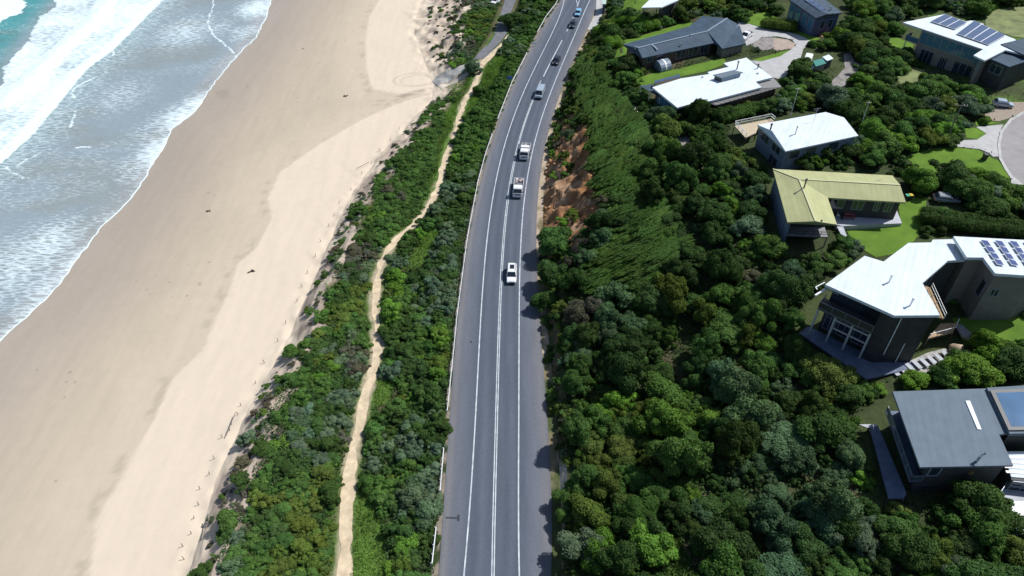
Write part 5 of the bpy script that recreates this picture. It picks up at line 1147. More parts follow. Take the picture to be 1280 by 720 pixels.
zz = max(float(H(p[0], p[1])) for p in W3([(1247,620), (1256,606), (1320,606), (1330,668), (1266,668)], 10))+.4; dk = W3([(1247,620), (1256,606), (1320,606), (1330,668), (1266,668)], zz); roof_sheet('front_deck', [dk], .3, PALED, hs); railing('front_deck_railing', [dk[1], dk[0], dk[4], dk[3]], 1.0, FRAME, hs, .05, 2.0, (1,), None)
mb = MB()
for p in (dk[0], dk[4]): mb.box((p[0]+.3, p[1]+.3, (zz+zb)/2-1), (.2, .2, zz-zb+2))
mb.build('front_deck_posts', BROWN, hs)
# ---- 7: dark blue house
zb = 12.0; e = zb+4.6; rz_ = e+1.0
E = lambda u, v: P(u, v, e); R_ = lambda u, v: P(u, v, rz_)
o7 = [(986,-1), (1020,22.5), (1053,16), (1022,-8)]; hs = thing('dark_blue_house', (*mean(W3(o7, e)), zb), 'dark blue house with a tall glazed side and dark panels on its roof', 'house')
roof_sheet('roof', [[E(986,-1), E(1020,22.5), R_(1034,17.5), R_(1002,-5.5)], [R_(1002,-5.5), R_(1034,17.5), E(1053,16), E(1022,-8)], [E(1020,22.5), E(1053,16), R_(1034,17.5)], [E(986,-1), R_(1002,-5.5), E(1022,-8)]], .3, DBLUE, hs)
wl = walls('wall', W3(o7, e), e-.15, gz(W3(o7, e))-1, NAVY, hs, .5)
for t0 in (.04, .28, .54, .78): window(hs, wl[0], wl[1], t0, t0+.16, zb+.4, e-.8, gl=BGLASS)
for t0 in (.25, .6): window(hs, wl[1], wl[2], t0, t0+.2, zb+1, e-1.4)
Y_ = lambda s, t: Vector(P(1004,0,e+.75)).lerp(Vector(P(1026,15,e+.75)), s)+(Vector(P(1018,-3,e+.8))-Vector(P(1004,0,e+.75)))*t
for i in range(3): panel(hs, Y_(.05+i*.3, 0), Y_(.32+i*.3, 0), Y_(.32+i*.3, .55), Y_(.05+i*.3, .55), PVD, DFRAME, .2)
flue(hs, P(1038,12.5,e+.7), .7, .14, CHROME)
# ---- 8: white house with roof panels
zt = 20.6; o8 = [(1129,28), (1229,61.5), (1217,69), (1231,75.5), (1257,62.5), (1282,68.5), (1269,49), (1229,33), (1230,30), (1214,25.5), (1208,27), (1180,17.8)]
w8 = W3(o8, zt); zb = gz(w8); hs = thing('modern_white_house', (*mean(w8), zb), 'modern house with thin white flat roof, two dark roof panels and long glass front', 'house')
roof_sheet('roof', [w8], .35, WHT, hs); core8 = W3([(1146,36), (1229,64), (1219,70), (1231,75), (1257,62.5), (1282,68.5), (1266,50), (1212,27), (1182,20)], zt); wl = walls('wall', core8, zt-.25, zb-1, TAUPE, hs, .9)
window(hs, wl[0], wl[1], .02, .97, zt-3.2, zt-.45, cols=9, gl=BGLASS); 
for t0, t1 in ((.1, .3), (.4, .52), (.62, .9)): window(hs, wl[0], wl[1], t0, t1, zb+.4, zt-4.2, cols=3)
window(hs, wl[2], wl[3], .1, .9, zt-3, zt-.6, gl=BGLASS)
bl = [P(1137,31,zt), P(1228,62.5,zt)]; nb8 = (Vector(bl[1])-Vector(bl[0])).normalized(); n8 = Vector((-nb8.y, nb8.x, 0)); n8 = n8 if n8.y > 0 else -n8
zf = zt-3.5; dk = [(Vector(bl[0])+n8*.4), (Vector(bl[1])+n8*.4), (Vector(bl[1])+n8*1.6), (Vector(bl[0])+n8*3)]; dk = [(p.x, p.y, zf) for p in dk]; roof_sheet('balcony', [dk], .3, BDECK, hs); railing('balcony_railing', [dk[3], dk[0], dk[1]], 1.0, FRAME, hs, .05, 2.5, (1,), BGLASS)
for i in range(5):
    p = Vector(dk[0]).lerp(Vector(dk[1]), (i+.1)/4.3); mb = MB(); mb.box((p.x, p.y+.1, (zf-.3+zb-1)/2), (.16, .16, zf-.3-zb+1)); mb.build('post', PL, hs)
panel(hs, P(1162.5,28,zt), P(1193,38,zt), P(1208.5,29.5,zt), P(1180.5,18.9,zt), PVD, WHW, .3, (3, 1), w=.08); panel(hs, P(1195,43.5,zt), P(1235,57.5,zt), P(1256.5,45.5,zt), P(1217,27,zt), PVD, WHW, .3, (4, 1), w=.08)
zl = zt-.3; lw1 = W3([(1251,55), (1283,70), (1310,62), (1280,48)], zl+.5); roof_sheet('dark_roof', [lw1], .3, SLATE, hs); lw2 = W3([(1233,71.5), (1262,83.5), (1300,71), (1252,61)], zl-.4); roof_sheet('dark_roof', [lw2], .3, SLATE, hs); k8 = walls('annex_wall', lw2, zl-.6, zb-1, CHAR, hs, .5); walls('annex_wall', lw1, zl+.1, zb-1, CHAR, hs, .6)
window(hs, k8[0], k8[1], .2, .8, zl-3.2, zl-1.2, cols=2)
# ---- 9: white carport house at the top edge, kiosk, sheds
zt = 12.2; w9 = W3([(801.5,9.5), (827,9), (848,0), (852,-12), (822,-10)], zt); hs = thing('carport', (*mean(w9), gz(w9)), 'white flat carport roof at the top of the hill', 'carport'); roof_sheet('roof', [w9], .3, WHT, hs); mb = MB()
for p in offset_poly(w9, .5): mb.box((p[0], p[1], (zt+gz(w9))/2-.65), (.18, .18, zt-gz(w9)+.7))
mb.build('posts', CHAR, hs); walls('rear_wall', [w9[1], w9[2], w9[3], w9[4]], zt-.3, gz(w9)-.5, CHAR, hs, 1.0)
g = P(754, 17, .3); w10 = W3([(752.5,5), (757.5,5), (758,-3), (753,-3)], 3.4); hs = thing('kiosk', (*mean(w10), .3), 'small pale green-roofed bus shelter beside the road at the top', 'shelter'); roof_sheet('roof', [w10], .2, mat('pale_green_roof', (.42, .55, .48), .5), hs); kw = walls('wall', w10, 3.25, 0, NAVY, hs, .25); window(hs, kw[0], kw[1], .2, .8, 1, 2.4)
# arched shed
a, b = G(826, 91), G(839, 87.5); hs = thing('arched_shed', a, 'small arched pale-blue shed with a white rib between two houses', 'shed'); d = (b-a).normalized(); n = Vector((-d.y, d.x, 0)); mb = MB(); vs_ = []; L_ = (b-a).length
for s in (0, L_):
    for i in range(9):
        t = math.pi*i/8; p = a+d*s+n*(1.9-2.0*math.cos(t))+Vector((0, 0, .8+1.6*math.sin(t)-.3)); vs_.append(p)
mb.add(vs_+[a+Vector((0, 0, -.5)), a+n*3.9+Vector((0, 0, -.5)), b+Vector((0, 0, -.5)), b+n*3.9+Vector((0, 0, -.5))], [(i, i+1, i+10, i+9) for i in range(8)]+[tuple(range(8, -1, -1))+(18, 19), tuple(range(9, 18))+(21, 20)][:2]+[(0, 9, 20, 18), (8, 19, 21, 17)]); mb.build('shell', mat('shed_sheet', (.20, .26, .33), .45, noise=.15), hs)
mb = MB()
for i in range(8):
    pts_ = []
    t0, t1 = math.pi*i/8, math.pi*(i+1)/8; q = lambda s, t: a+d*s+n*(1.9-2.05*math.cos(t))+Vector((0, 0, .8+1.65*math.sin(t)-.3)); mb.add([q(L_*.42, t0), q(L_*.58, t0), q(L_*.58, t1), q(L_*.42, t1)], [(0, 1, 2, 3)])
mb.build('white_rib', WHW, hs)
zt = 14.6; w11 = W3([(1017,76), (1030,72), (1034,78), (1029,83.5), (1016,80)], zt); hs = thing('green_shed', (*mean(w11), gz(w11)), 'garden shed with a teal green roof and a white annex between bushes', 'shed'); roof_sheet('roof', [W3([(996+20,76), (1028,73), (1033,79), (1020,83)], zt)], .2, mat('teal_roof', (.03, .20, .17), .5), hs); walls('wall', W3([(1016,76), (1028,73), (1033,79), (1020,83)], zt), zt-.15, gz(w11)-.5, TAUPE, hs, .2)
roof_sheet('annex_roof', [W3([(1012,82), (1018,80), (1023,84), (1004,88)], zt-.9)], .15, WHT, hs); roof_sheet('rear_roof', [W3([(1028,71), (1036,68), (1042,73), (1034,76)], zt+.1)], .15, WHT, hs); walls('annex_wall', W3([(1012,82), (1018,80), (1023,84), (1004,88)], zt-.9), zt-1.05, gz(w11)-.5, TAUPE, hs, .2); walls('rear_wall', W3([(1028,71), (1036,68), (1042,73), (1034,76)], zt), zt-.06, gz(w11)-.5, CHAR, hs, .2)
# ================================================================== VEHICLES
def paintm(n, c, met=0, rough=.3): return mat(n, c, rough, met, coat=.6)
CWHITE = paintm('car_white', (.78, .79, .80)); CBLACK = paintm('car_black', (.018, .022, .032)); CBLUE = paintm('car_sky_blue', (.20, .42, .62)); CSILV = paintm('car_silver', (.42, .50, .58), .3); CDGREY = paintm('car_dark_grey', (.035, .042, .055)); CGREY2 = paintm('car_grey', (.30, .33, .36), .3)
CGLASS = mat('car_glass', (.012, .02, .03), .06, spec=.8); TYRE = mat('tyre', (.02, .02, .02), .8); RIM = mat('wheel_rim', (.45, .46, .48), .35, .7); PLAST = mat('black_plastic', (.03, .032, .036), .6); LAMP = mat('lamp_glass', (.75, .8, .85), .12, spec=.8); RED = mat('tail_lamp', (.45, .03, .03), .25); ORNG = mat('orange_plastic', (.65, .22, .05), .5)
def ring(y, w, z0, z1, tp=.86):
    h = z1-z0
    return [(-w*.9, y, z0), (-w, y, z0+.28*h), (-w*.985, y, z0+.72*h), (-w*tp, y, z1), (0, y, z1+.025), (w*tp, y, z1), (w*.985, y, z0+.72*h), (w, y, z0+.28*h), (w*.9, y, z0)]
def loft(st, name, m, parent, bevel=0, smooth=False):
    mb = MB(); vs = [p for s in st for p in ring(*s)]; n = 9; fs = [(i*n+k, i*n+(k+1) % n, (i+1)*n+(k+1) % n, (i+1)*n+k) for i in range(len(st)-1) for k in range(n)]
    fs += [tuple(range(n)), tuple(range((len(st)-1)*n, len(st)*n))]; mb.add(vs, fs); me = mb.mesh(name, smooth, bevel); o = bpy.data.objects.new(name, me); me.materials.append(m); COL.objects.link(o); o.parent = parent; return o
def part(mb, name, m, parent, smooth=False, bevel=0):
    me = mb.mesh(name, smooth, bevel); me.materials.append(m); o = bpy.data.objects.new(name, me); COL.objects.link(o); o.parent = parent; return o
def glassq(name, q, parent, m=None, t=.02):
    q = [Vector(p) for p in q]; n = (q[1]-q[0]).cross(q[3]-q[0]).normalized(); mb = MB(); mb.hexa([p-n*t for p in q], [p+n*t for p in q]); return part(mb, name, m or CGLASS, parent)
def wheel(parent, x, y, r=.33, w=.22):
    mb = MB(); mb.tube([(x-w/2, y, r), (x-w*.35, y, r), (x+w*.35, y, r), (x+w/2, y, r)], [r*.9, r, r, r*.9], 16); o = part(mb, 'wheel', TYRE, parent)
    mb = MB(); mb.tube([(x-w*.52, y, r), (x+w*.52, y, r)], r*.58, 10); part(mb, 'rim', RIM, o)
def vehicle(kind, loc, rz, paint, label, cat='car', group=None, L_=4.6, W=1.84, Hh=1.5, name='car', rails=False):
    t = thing(name, loc, label, cat, group, rz); f, b = -L_/2, L_/2; w = W/2
    if kind in ('wagon', 'hatch', 'sedan', 'ute'):
        hb = .52*Hh+.12; st = [(f, w*.80, .38, .62), (f+.12, w*.92, .26, hb*.80), (f+.55, w*.98, .22, hb*.93), (f+L_*.27, w, .22, hb), (0, w, .22, hb+.02), (b-.7, w, .24, hb+.02), (b-.12, w*.95, .28, hb), (b, w*.88, .36, hb*.82)]
        loft(st, 'body', paint, t, .03)
        y0 = f+L_*.235; y1 = f+L_*.40; y3 = {'wagon': b-.12, 'hatch': b-.25, 'sedan': b-L_*.17, 'ute': f+L_*.66}[kind]; y2 = {'wagon': b-.42, 'hatch': b-.75, 'sedan': b-L_*.33, 'ute': f+L_*.62}[kind]
        zr = Hh; c0, c1, c2_, c3 = (y0, w*.93, hb-.03, hb), (y1, w*.93, hb-.03, zr-.03), (y2, w*.93, hb-.03, zr-.02), (y3, w*.9, hb-.03, hb+.05)
        tp = .80; loft([(*c0, .95), (*c1, tp), ((y1+y2)/2, w*.93, hb-.03, zr, tp), (*c2_, tp), (*c3, .93)], 'cabin', paint, t, .02)
        e = .03; glassq('windscreen', [(-w*.86, y0+.04, hb+.05), (w*.86, y0+.04, hb+.05), (w*.73, y1-.05, zr-.09), (-w*.73, y1-.05, zr-.09)], t, t=.035)
        glassq('rear_window', [(w*.8, y3-.0, hb+.14), (-w*.8, y3-.0, hb+.14), (-w*.7, y2+.07, zr-.1), (w*.7, y2+.07, zr-.1)], t, t=.04)
        for s in (-1, 1):
            q = [(s*w*.935, y0+.28, hb+.03), (s*w*.935, y3-.15, hb+.06), (s*w*.78, y2-.05, zr-.10), (s*w*.78, y1+.05, zr-.10)]; glassq('side_window', q if s < 0 else q[::-1], t, t=.03)
            mb = MB(); mb.box((s*(w+.09), y0+.32, hb+.08), (.2, .12, .14)); part(mb, 'wing_mirror', PLAST, t)
            mb = MB(); mb.box((s*w*.66, f+.07, .64*hb/.88), (.36, .16, .15)); part(mb, 'headlight', LAMP, t, bevel=.02)
            mb = MB(); mb.box((s*w*.74, b-.05, hb*.8), (.26, .14, .26)); part(mb, 'tail_light', RED, t, bevel=.02)
            for yy in (f+L_*.19, b-L_*.20): wheel(t, s*(w-.10), yy)
        mb = MB(); mb.box((0, f+.04, .52), (W*.5, .12, .2)); part(mb, 'grille', PLAST, t); mb = MB(); mb.box((0, f+.01, .34), (W*.8, .14, .14)); part(mb, 'bumper', PLAST, t, bevel=.02)
        if kind == 'wagon':
            mb = MB(); mb.box((.06, (y1+y2)/2+.1, zr+.045), (W*.42, 1.15, .05)); part(mb, 'sunroof', CGLASS, t)
            for s in (-1, 1): mb = MB(); mb.bar((s*w*.72, y1+.15, zr+.08), (s*w*.72, y2, zr+.08), .05, .05); part(mb, 'roof_rail', RIM, t)
        if kind == 'ute':
            mb = MB(); mb.box((0, (y3+b)/2, hb+.06), (W*.88, b-y3-.2, .06)); part(mb, 'tray_cover', PLAST, t)
    elif kind == 'van':
        st = [(f, w*.86, .35, .75), (f+.1, w*.94, .26, 1.05), (f+.7, w, .22, 1.25), (b-.1, w, .24, 1.28), (b, w*.95, .32, 1.2)]; loft(st, 'body', paint, t, .03)
        y0, y1 = f+.45, f+1.3; loft([(y0, w*.95, 1.1, 1.2, .95), (y1, w*.95, 1.1, Hh, .86), (b-.2, w*.95, 1.1, Hh, .86), (b-.02, w*.93, 1.1, 1.3, .9)], 'cabin', paint, t, .03)
        glassq('windscreen', [(-w*.88, y0+.02, 1.22), (w*.88, y0+.02, 1.22), (w*.78, y1-.08, Hh-.1), (-w*.78, y1-.08, Hh-.1)], t, t=.04)
        for s in (-1, 1):
            for ya, yb in ((f+1.15, f+1.95), (f+2.1, f+3.2), (f+3.3, b-.35)):
                q = [(s*w*.955, ya, 1.25), (s*w*.955, yb, 1.25), (s*w*.86, yb, Hh-.18), (s*w*.86, ya+.1, Hh-.18)]; glassq('side_window', q if s < 0 else q[::-1], t, t=.03)
            mb = MB(); mb.box((s*(w+.1), f+1.0, 1.25), (.2, .12, .2)); part(mb, 'wing_mirror', PLAST, t)
            mb = MB(); mb.box((s*w*.68, f+.05, .8), (.36, .16, .18)); part(mb, 'headlight', LAMP, t, bevel=.02)
            for yy in (f+.95, b-.95): wheel(t, s*(w-.10), yy)
        mb = MB(); mb.box((0, f+.02, .45), (W*.85, .16, .22)); part(mb, 'bumper', PLAST, t, bevel=.02)
    elif kind == 'truck':
        mb = MB(); mb.box((0, .2, .62), (.9, L_-.7, .18)); part(mb, 'chassis', PLAST, t)
        cl = 1.75; st = [(f, w*.93, .45, 1.25, .95), (f+.12, w*.98, .42, 1.40, .96), (f+.45, w, .42, Hh-.18, .88), (f+.7, w, .42, Hh, .86), (f+cl, w, .45, Hh, .86)]; loft(st, 'cab', paint, t, .03)
        glassq('windscreen', [(-w*.86, f+.13, 1.36), (w*.86, f+.13, 1.36), (w*.80, f+.44, Hh-.26), (-w*.80, f+.44, Hh-.26)], t, t=.05)
        for s in (-1, 1):
            q = [(s*w*1.0, f+.5, 1.3), (s*w*1.0, f+1.45, 1.3), (s*w*.93, f+1.4, Hh-.25), (s*w*.93, f+.62, Hh-.25)]; glassq('side_window', q if s < 0 else q[::-1], t, t=.03)
            mb = MB(); mb.box((s*(w+.16), f+.35, 1.55), (.18, .1, .4)); part(mb, 'wing_mirror', PLAST, t)
            mb = MB(); mb.box((s*w*.7, f+.02, .78), (.34, .12, .2)); part(mb, 'headlight', LAMP, t, bevel=.02)
            wheel(t, s*(w-.14), f+.95, .4, .25); wheel(t, s*(w-.2), b-1.2, .4, .42)
        mb = MB(); mb.box((0, f-.02, .5), (W*.96, .14, .26)); part(mb, 'bumper', paint, t, bevel=.02); mb = MB(); mb.box((0, f+.0, 1.0), (W*.6, .1, .22)); part(mb, 'grille', PLAST, t)
        ty = f+cl+.15; mb = MB(); mb.box((0, (ty+b)/2, .98), (W, b-ty, .12)); part(mb, 'tray', RIM, t)
        mb = MB()
        for s in (-1, 1): mb.box((s*(w-.04), (ty+b)/2, 1.24), (.06, b-ty, .4))
        mb.box((0, b-.03, 1.24), (W-.14, .06, .4)); mb.box((0, ty+.03, 1.45), (W-.14, .06, .82)); part(mb, 'tray_sides', paint, t)
        if rails:
            mb = MB(); mb.box((0, ty+.55, 1.75), (W*.92, .9, 1.4)); part(mb, 'service_box', paint, t, bevel=.03)
        mb = MB(); rr_ = random.Random(int(L_*100))
        for k in range(7): mb.box((rr_.uniform(-.6, .6), rr_.uniform(ty+.9 if rails else ty+.5, b-.4), 1.25), (rr_.uniform(.3, .8), rr_.uniform(.3, .9), rr_.uniform(.3, .7)), rr_.uniform(0, 1))
        part(mb, 'load', mat('mixed_load', (.42, .36, .36), .8, noise=.6, nscale=1.4), t)
    return t
def on_road(u, v): 
    p = P(u, v, ROADZ); s = float(centre.x(p[1]+2)-centre.x(p[1]-2))/4; return p, -math.atan(s)
for args in (('wagon', 639.6, 345.5, CWHITE, 'white station wagon with dark sunroof, nearest vehicle on the road', 'car', 4.85, 1.9, 1.66, 'car'),
             ('hatch', 686.5, 78.5, CBLACK, 'dark car on its own following the silver-blue van', 'car', 4.4, 1.82, 1.5, 'car'), ('wagon', 716, 32.5, CDGREY, 'dark car close behind the pale blue car near the road turnoff', 'car', 4.6, 1.84, 1.6, 'car'),
             ('hatch', 722.5, 18, CBLUE, 'pale blue car farthest along the road', 'car', 4.3, 1.8, 1.5, 'car')):
    k, u, v, pm, lab, cat, L_, W, Hh, nm = args
    if lab.startswith('dark car on'): u, v = 695.5, 78
    p, a = on_road(u, v); vehicle(k, p, a, pm, lab, cat, 'vehicles driving towards the beach camera' if 0 else 'vehicles driving along the coast road', L_, W, Hh, nm)
p, a = on_road(648, 238.5); vehicle('truck', p, a, CWHITE, 'white flatbed truck directly behind the white station wagon', 'truck', 'vehicles driving along the coast road', 5.9, 2.1, 2.35, 'truck')
p, a = on_road(656.5, 193); vehicle('truck', p, a, CWHITE, 'white truck with a boxed tray, between flatbed truck and silver-blue van', 'truck', 'vehicles driving along the coast road', 5.6, 2.1, 2.25, 'truck', True)
p, a = on_road(675, 119); vehicle('van', p, a, CSILV, 'silver-blue van with white roof on the road behind the two trucks', 'van', 'vehicles driving along the coast road', 5.2, 2.0, 2.05, 'van')
bpy.context.view_layer.update()
def parked(k, u, v, rz, pm, lab, L_=4.5, W=1.82, Hh=1.5, nm='parked_car', cat='car'): g = G(u, v); vehicle(k, (g.x, g.y, g.z+.12), rz, pm, lab, cat, None, L_, W, Hh, nm)
parked('van', 1008, 81, math.radians(-25), CWHITE, 'white van parked on the drive beside the white flat-roofed house', 4.8, 1.9, 1.95, 'parked_van', 'van')
parked('ute', 932, 48, math.radians(-40), CWHITE, 'white ute parked on concrete by the end of the long slate-blue house', 5.0, 1.85, 1.7)
parked('hatch', 835, 5, math.radians(70), CBLACK, 'black car parked up beside the white carport')
parked('hatch', 1181, 252, math.radians(80), CGREY2, 'pale car half hidden under branches beside the lawn of the green-roofed house')
parked('hatch', 1252, 133, math.radians(75), CSILV, 'small pale car parked on bare dirt above the turning circle', 4.1)
parked('wagon', 620, 4, math.radians(-28), CWHITE, 'white car parked beside the bitumen lane at the top edge', 4.7, 1.85, 1.7); parked('hatch', 625.5, -2, math.radians(-28), CSILV, 'silver car parked beyond the white car by the bitumen lane')
# ================================================================== GUARDRAILS AND POSTS
GALV = mat('galvanised_steel', (.47, .49, .51), .45, .25, noise=.1); POSTW = mat('white_post', (.80, .80, .78), .6); REFL = mat('red_reflector', (.5, .03, .03), .3); TIMB = mat('weathered_timber', (.20, .17, .14), .9, noise=.3, nscale=6)
def guardrail(pv, label):
    """pv: photo points (u, v) at the rail"""
    l = Line([(v, u, .5) for u, v in pv]); y0, y1 = l.y[0], l.y[-1]; yy = np.arange(y0, y1+.01, min(2.0, (y1-y0)/4)); pts = [Vector((float(l.x(y)), y, 0)) for y in yy]
    t = thing('guardrail', pts[0], label, 'guardrail', 'guardrails on the seaward shoulder'); mb = MB(); n = len(pts)
    prof = [(0, .48), (.05, .53), (.05, .60), (0, .65), (.05, .70), (.05, .77), (0, .82), (-.02, .82), (-.02, .48)]; vs = []
    for p in pts: vs += [(p.x+a*1.6, p.y, p.z+b) for a, b in prof]
    k = len(prof); mb.add(vs, [(i*k+j, i*k+(j+1) % k, (i+1)*k+(j+1) % k, (i+1)*k+j) for i in range(n-1) for j in range(k)]); mb.build('rail', GALV, t)
    for i, p in enumerate(pts):
        m2 = MB(); m2.box((p.x-.12, p.y, p.z+.22), (.14, .12, 1.15)); m2.build('post', GALV, t)
guardrail([(559,514), (568,428), (571,396), (584,298), (597.5,227), (606.7,193), (617,163)], 'long pale guardrail running beside the white vehicles on the seaward shoulder')
guardrail([(622,149), (640,103), (660,64)], 'middle guardrail length beside the silver-blue van, ending at a shrubby gap')
guardrail([(671.5,41), (683,20), (695,5), (699,-4)], 'farthest guardrail length at the bend where the road leaves the picture')
guardrail([(550,614), (552,590), (554.6,561)], 'short guardrail length showing through the shrubs near the T-shaped tar mark')
guardrail([(540,705), (545,660)], 'nearest short guardrail length almost lost in the shrubs')
def guide_post(u, v, lab, grp, z=0):
    p = P(u, v, 0); z = float(H(p[0], p[1])); t = thing('guide_post', (p[0], p[1], z), lab, 'guide post', grp); mb = MB(); mb.box((p[0], p[1], z+.5), (.14, .07, 1.1)); mb.build('post', POSTW, t); mb = MB(); mb.box((p[0], p[1]-.045, z+.9), (.09, .02, .16)); mb.build('reflector', REFL, t)
for u, v in ((623.5,128), (598,208), (569.5,370), (550,553), (546,640)): guide_post(u, v, 'white plastic guide post behind the guardrail on the seaward shoulder', 'guide posts on the seaward side')
for u, v in ((688,160), (683.5,190), (677.5,215), (694,128), (679,330)): guide_post(u, v, 'white plastic guide post at the foot of the road cutting', 'guide posts on the landward side')
# dune fence remains on the beach
k = 0
for v, du in ((700,4), (684,-2), (668,3), (648,0), (632,2), (612,-3), (594,2), (575,0), (548,-4), (540,2), (532,0), (520,3), (508,0), (480,2), (455,-1), (428,1), (405,0), (378,2), (360,0), (342,-1), (322,1), (303,0), (284,1), (270,0), (255,-2), (238,1), (219,0), (205,2), (190,0), (176,1), (163,0)):
    p = P(0, v, -5.8); x = float(toe.x(p[1]))-1.7+du*.12+(.8 if v < 240 else 0); z = float(H(x, p[1])); t = None
    mb = MB(); l = ((k*37) % 7-3)*.07; mb.tube([(x, p[1], z-.3), (x+l*.5, p[1]-l*.2, z+.4), (x+l, p[1]-l*.4, z+.8)], [.06, .055, .045], 6)
    o = mb.build('fence_post', TIMB); tag(o, 'weathered leaning timber post of the old fence along the foot of the dune', 'post', 'old fence posts on the beach'); k += 1
for (u0, v0, u1, v1) in ((284,548,296,520), (446,213,462,206), (258,676,270,640)):
    a = P(u0, v0, -5.7); b = P(u1, v1, -5.7); mb = MB(); a = Vector((a[0], a[1], float(H(a[0], a[1]))+.5)); b = Vector((b[0], b[1], float(H(b[0], b[1]))+.75)); mb.bar(a, b, .07, .12)
    o = mb.build('fence_rail', TIMB); tag(o, {548: 'fallen fence rail between two leaning posts on the near beach', 213: 'fence rail left hanging below the ramp end of the dune', 676: 'sagging fence rail at the near foot of the dune'}[v0], 'fence rail')
# small things on sand: driftwood, weed
for (u, v, s, lab) in ((260,261,.35,'dark lone lump of kelp on the damp sand'), (314,341,.5,'tangle of driftwood beside the dry sand edge'), (432,120,.45,'dark clump of weed on the damp sand below the ramp'), (378,58,.22,'small dark stone on the open damp sand')):
    p = P(u, v, -6.5); z = float(H(p[0], p[1])); mb = MB(); r2 = random.Random(u)
    for i in range(5): a = r2.uniform(0, 6.28); mb.tube([(p[0], p[1], z+.02), (p[0]+math.cos(a)*s, p[1]+math.sin(a)*s*.8, z+.18), (p[0]+math.cos(a)*s*1.9, p[1]+math.sin(a)*s*1.4, z+.03)], [.14*s*2, .11*s*2, .03], 6)
    tag(mb.build('driftwood', mat('kelp_%d' % u, (.05, .04, .03), .8)), lab, 'driftwood')
# signs along the verge
def board(u, v, w_, h_, zt, m, lab, cat='sign', face=0):
    g = G(u, v); t = thing('sign', g, lab, cat); mb = MB()
    for s in (-.35, .35): mb.box((g.x+s*w_, g.y+.05, g.z+zt/2-.2), (.07, .07, zt+.4))
    mb.build('post', STEEL, t); mb = MB(); mb.box((g.x, g.y, g.z+zt), (w_, .05, h_)); mb.build('panel', m, t)
board(637, 106, 1.3, .9, 2.0, mat('blue_sign', (.05, .16, .42), .4), 'small blue sign board in the shrubs behind the middle guardrail')
board(598.5, 85, .7, .8, 1.3, WHW, 'small white notice board at the top of the sand track')
board(667.5, 58, 1.5, .5, 1.0, WHW, 'low white board in the shrubby gap between guardrails')
board(901, 722, 1.0, 1.0, 2.2, WHW, 'white board poking out of the trees at the bottom edge')
# bin, power pole, poles with aerials
g = G(1229.5, 200); t = thing('wheelie_bin', g, 'dark wheelie bin standing on the kerb of the turning circle', 'bin'); mb = MB(); a = [(g.x+x, g.y+y, g.z+.1) for x, y in ((-.3,-.35),(.3,-.35),(.3,.35),(-.3,.35))]; b = [(g.x+x*1.25, g.y+y*1.25, g.z+1.3) for x, y in ((-.3,-.35),(.3,-.35),(.3,.35),(-.3,.35))]; mb.hexa(a, b); mb.build('bin_body', PLAST, t); mb = MB(); mb.box((g.x, g.y, g.z+1.36), (.86, 1.0, .1)); mb.build('lid', PLAST, t, bevel=.03); mb = MB(); mb.tube([(g.x-.35, g.y+.4, g.z+.15), (g.x+.35, g.y+.4, g.z+.15)], .14, 8); mb.build('wheel', TYRE, t)
g = G(1182, 176); t = thing('power_pole', g, 'dark power pole with crossarm rising behind the kerbside lawn', 'power pole'); h = 8.5; mb = MB(); mb.tube([g-Vector((0, 0, .5)), g+Vector((0, 0, h))], [.16, .11], 8); mb.build('pole', TIMB, t); mb = MB(); mb.bar(g+Vector((-1.1, .3, h-.6)), g+Vector((1.1, -.3, h-.6)), .12, .14); mb.build('crossarm', TIMB, t)
for s in (-.95, 0.4, .95): mb = MB(); mb.tube([g+Vector((s, -.27*s, h-.5)), g+Vector((s, -.27*s, h-.25))], .06, 6); mb.build('insulator', WHW, t)
for u, v, hh, lab in ((984.5, 158, 5.0, 'thin white mast standing behind the white gabled house'), (1072, 168, 3.6, 'thin grey pole at the inland end of the white gabled house')):
    g = G(u, v); t = thing('mast', g, lab, 'mast'); mb = MB(); mb.tube([g-Vector((0, 0, .3)), g+Vector((0, 0, hh+4))], [.07, .04], 6); mb.build('pole', WHW, t); mb = MB(); mb.bar(g+Vector((-.5, 0, hh+3.7)), g+Vector((.5, .1, hh+3.7)), .05, .05); mb.build('aerial', WHW, t)
# yellow and green bins, outdoor table, sun loungers
for u, v, c, lab in ((1131.5, 245.5, (.55,.42,.03), 'yellow-lidded bin at the end of the green-roofed house'), (1127, 246, (.05,.35,.2), 'green-lidded bin next to the yellow-lidded one')):
    g = G(u+5, v+4); t = thing('house_bin', g, lab, 'bin'); mb = MB(); mb.box((g.x, g.y, g.z+.5), (.6, .7, 1.1)); mb.build('bin_body', PLAST, t, bevel=.04); mb = MB(); mb.box((g.x, g.y, g.z+1.1), (.66, .8, .1)); mb.build('lid', mat('lid_%d' % u, c, .4), t, bevel=.02)
# outdoor furniture
def table(u, v, z, L_, W_, h, m, lab, cat='table', name='garden_table'):
    p = P(u, v, z); t = thing(name, p, lab, cat); mb = MB(); mb.box((p[0], p[1], z+h), (L_, W_, .07)); mb.build('table_top', m, t)
    for a in (-1, 1):
        for b in (-1, 1): mb = MB(); mb.box((p[0]+a*(L_/2-.08), p[1]+b*(W_/2-.08), z+h/2-.02), (.07, .07, h-.04)); mb.build('leg', m, t)
    for s in (-1, 1):
        mb = MB(); mb.box((p[0], p[1]+s*(W_/2+.35), z+.45), (L_, .3, .06)); mb.box((p[0]-L_*.35, p[1]+s*(W_/2+.35), z+.22), (.08, .25, .4)); mb.box((p[0]+L_*.35, p[1]+s*(W_/2+.35), z+.22), (.08, .25, .4)); mb.build('bench', m, t)
table(1060, 271, ZTER, 1.8, .9, .74, mat('red_table', (.42, .10, .10), .6), 'red-topped picnic table with benches on the green-roofed house terrace')
table(1274, 641, zz, 2.6, 1.6, .72, WHW, 'white table with benches on the front deck of the grey house')
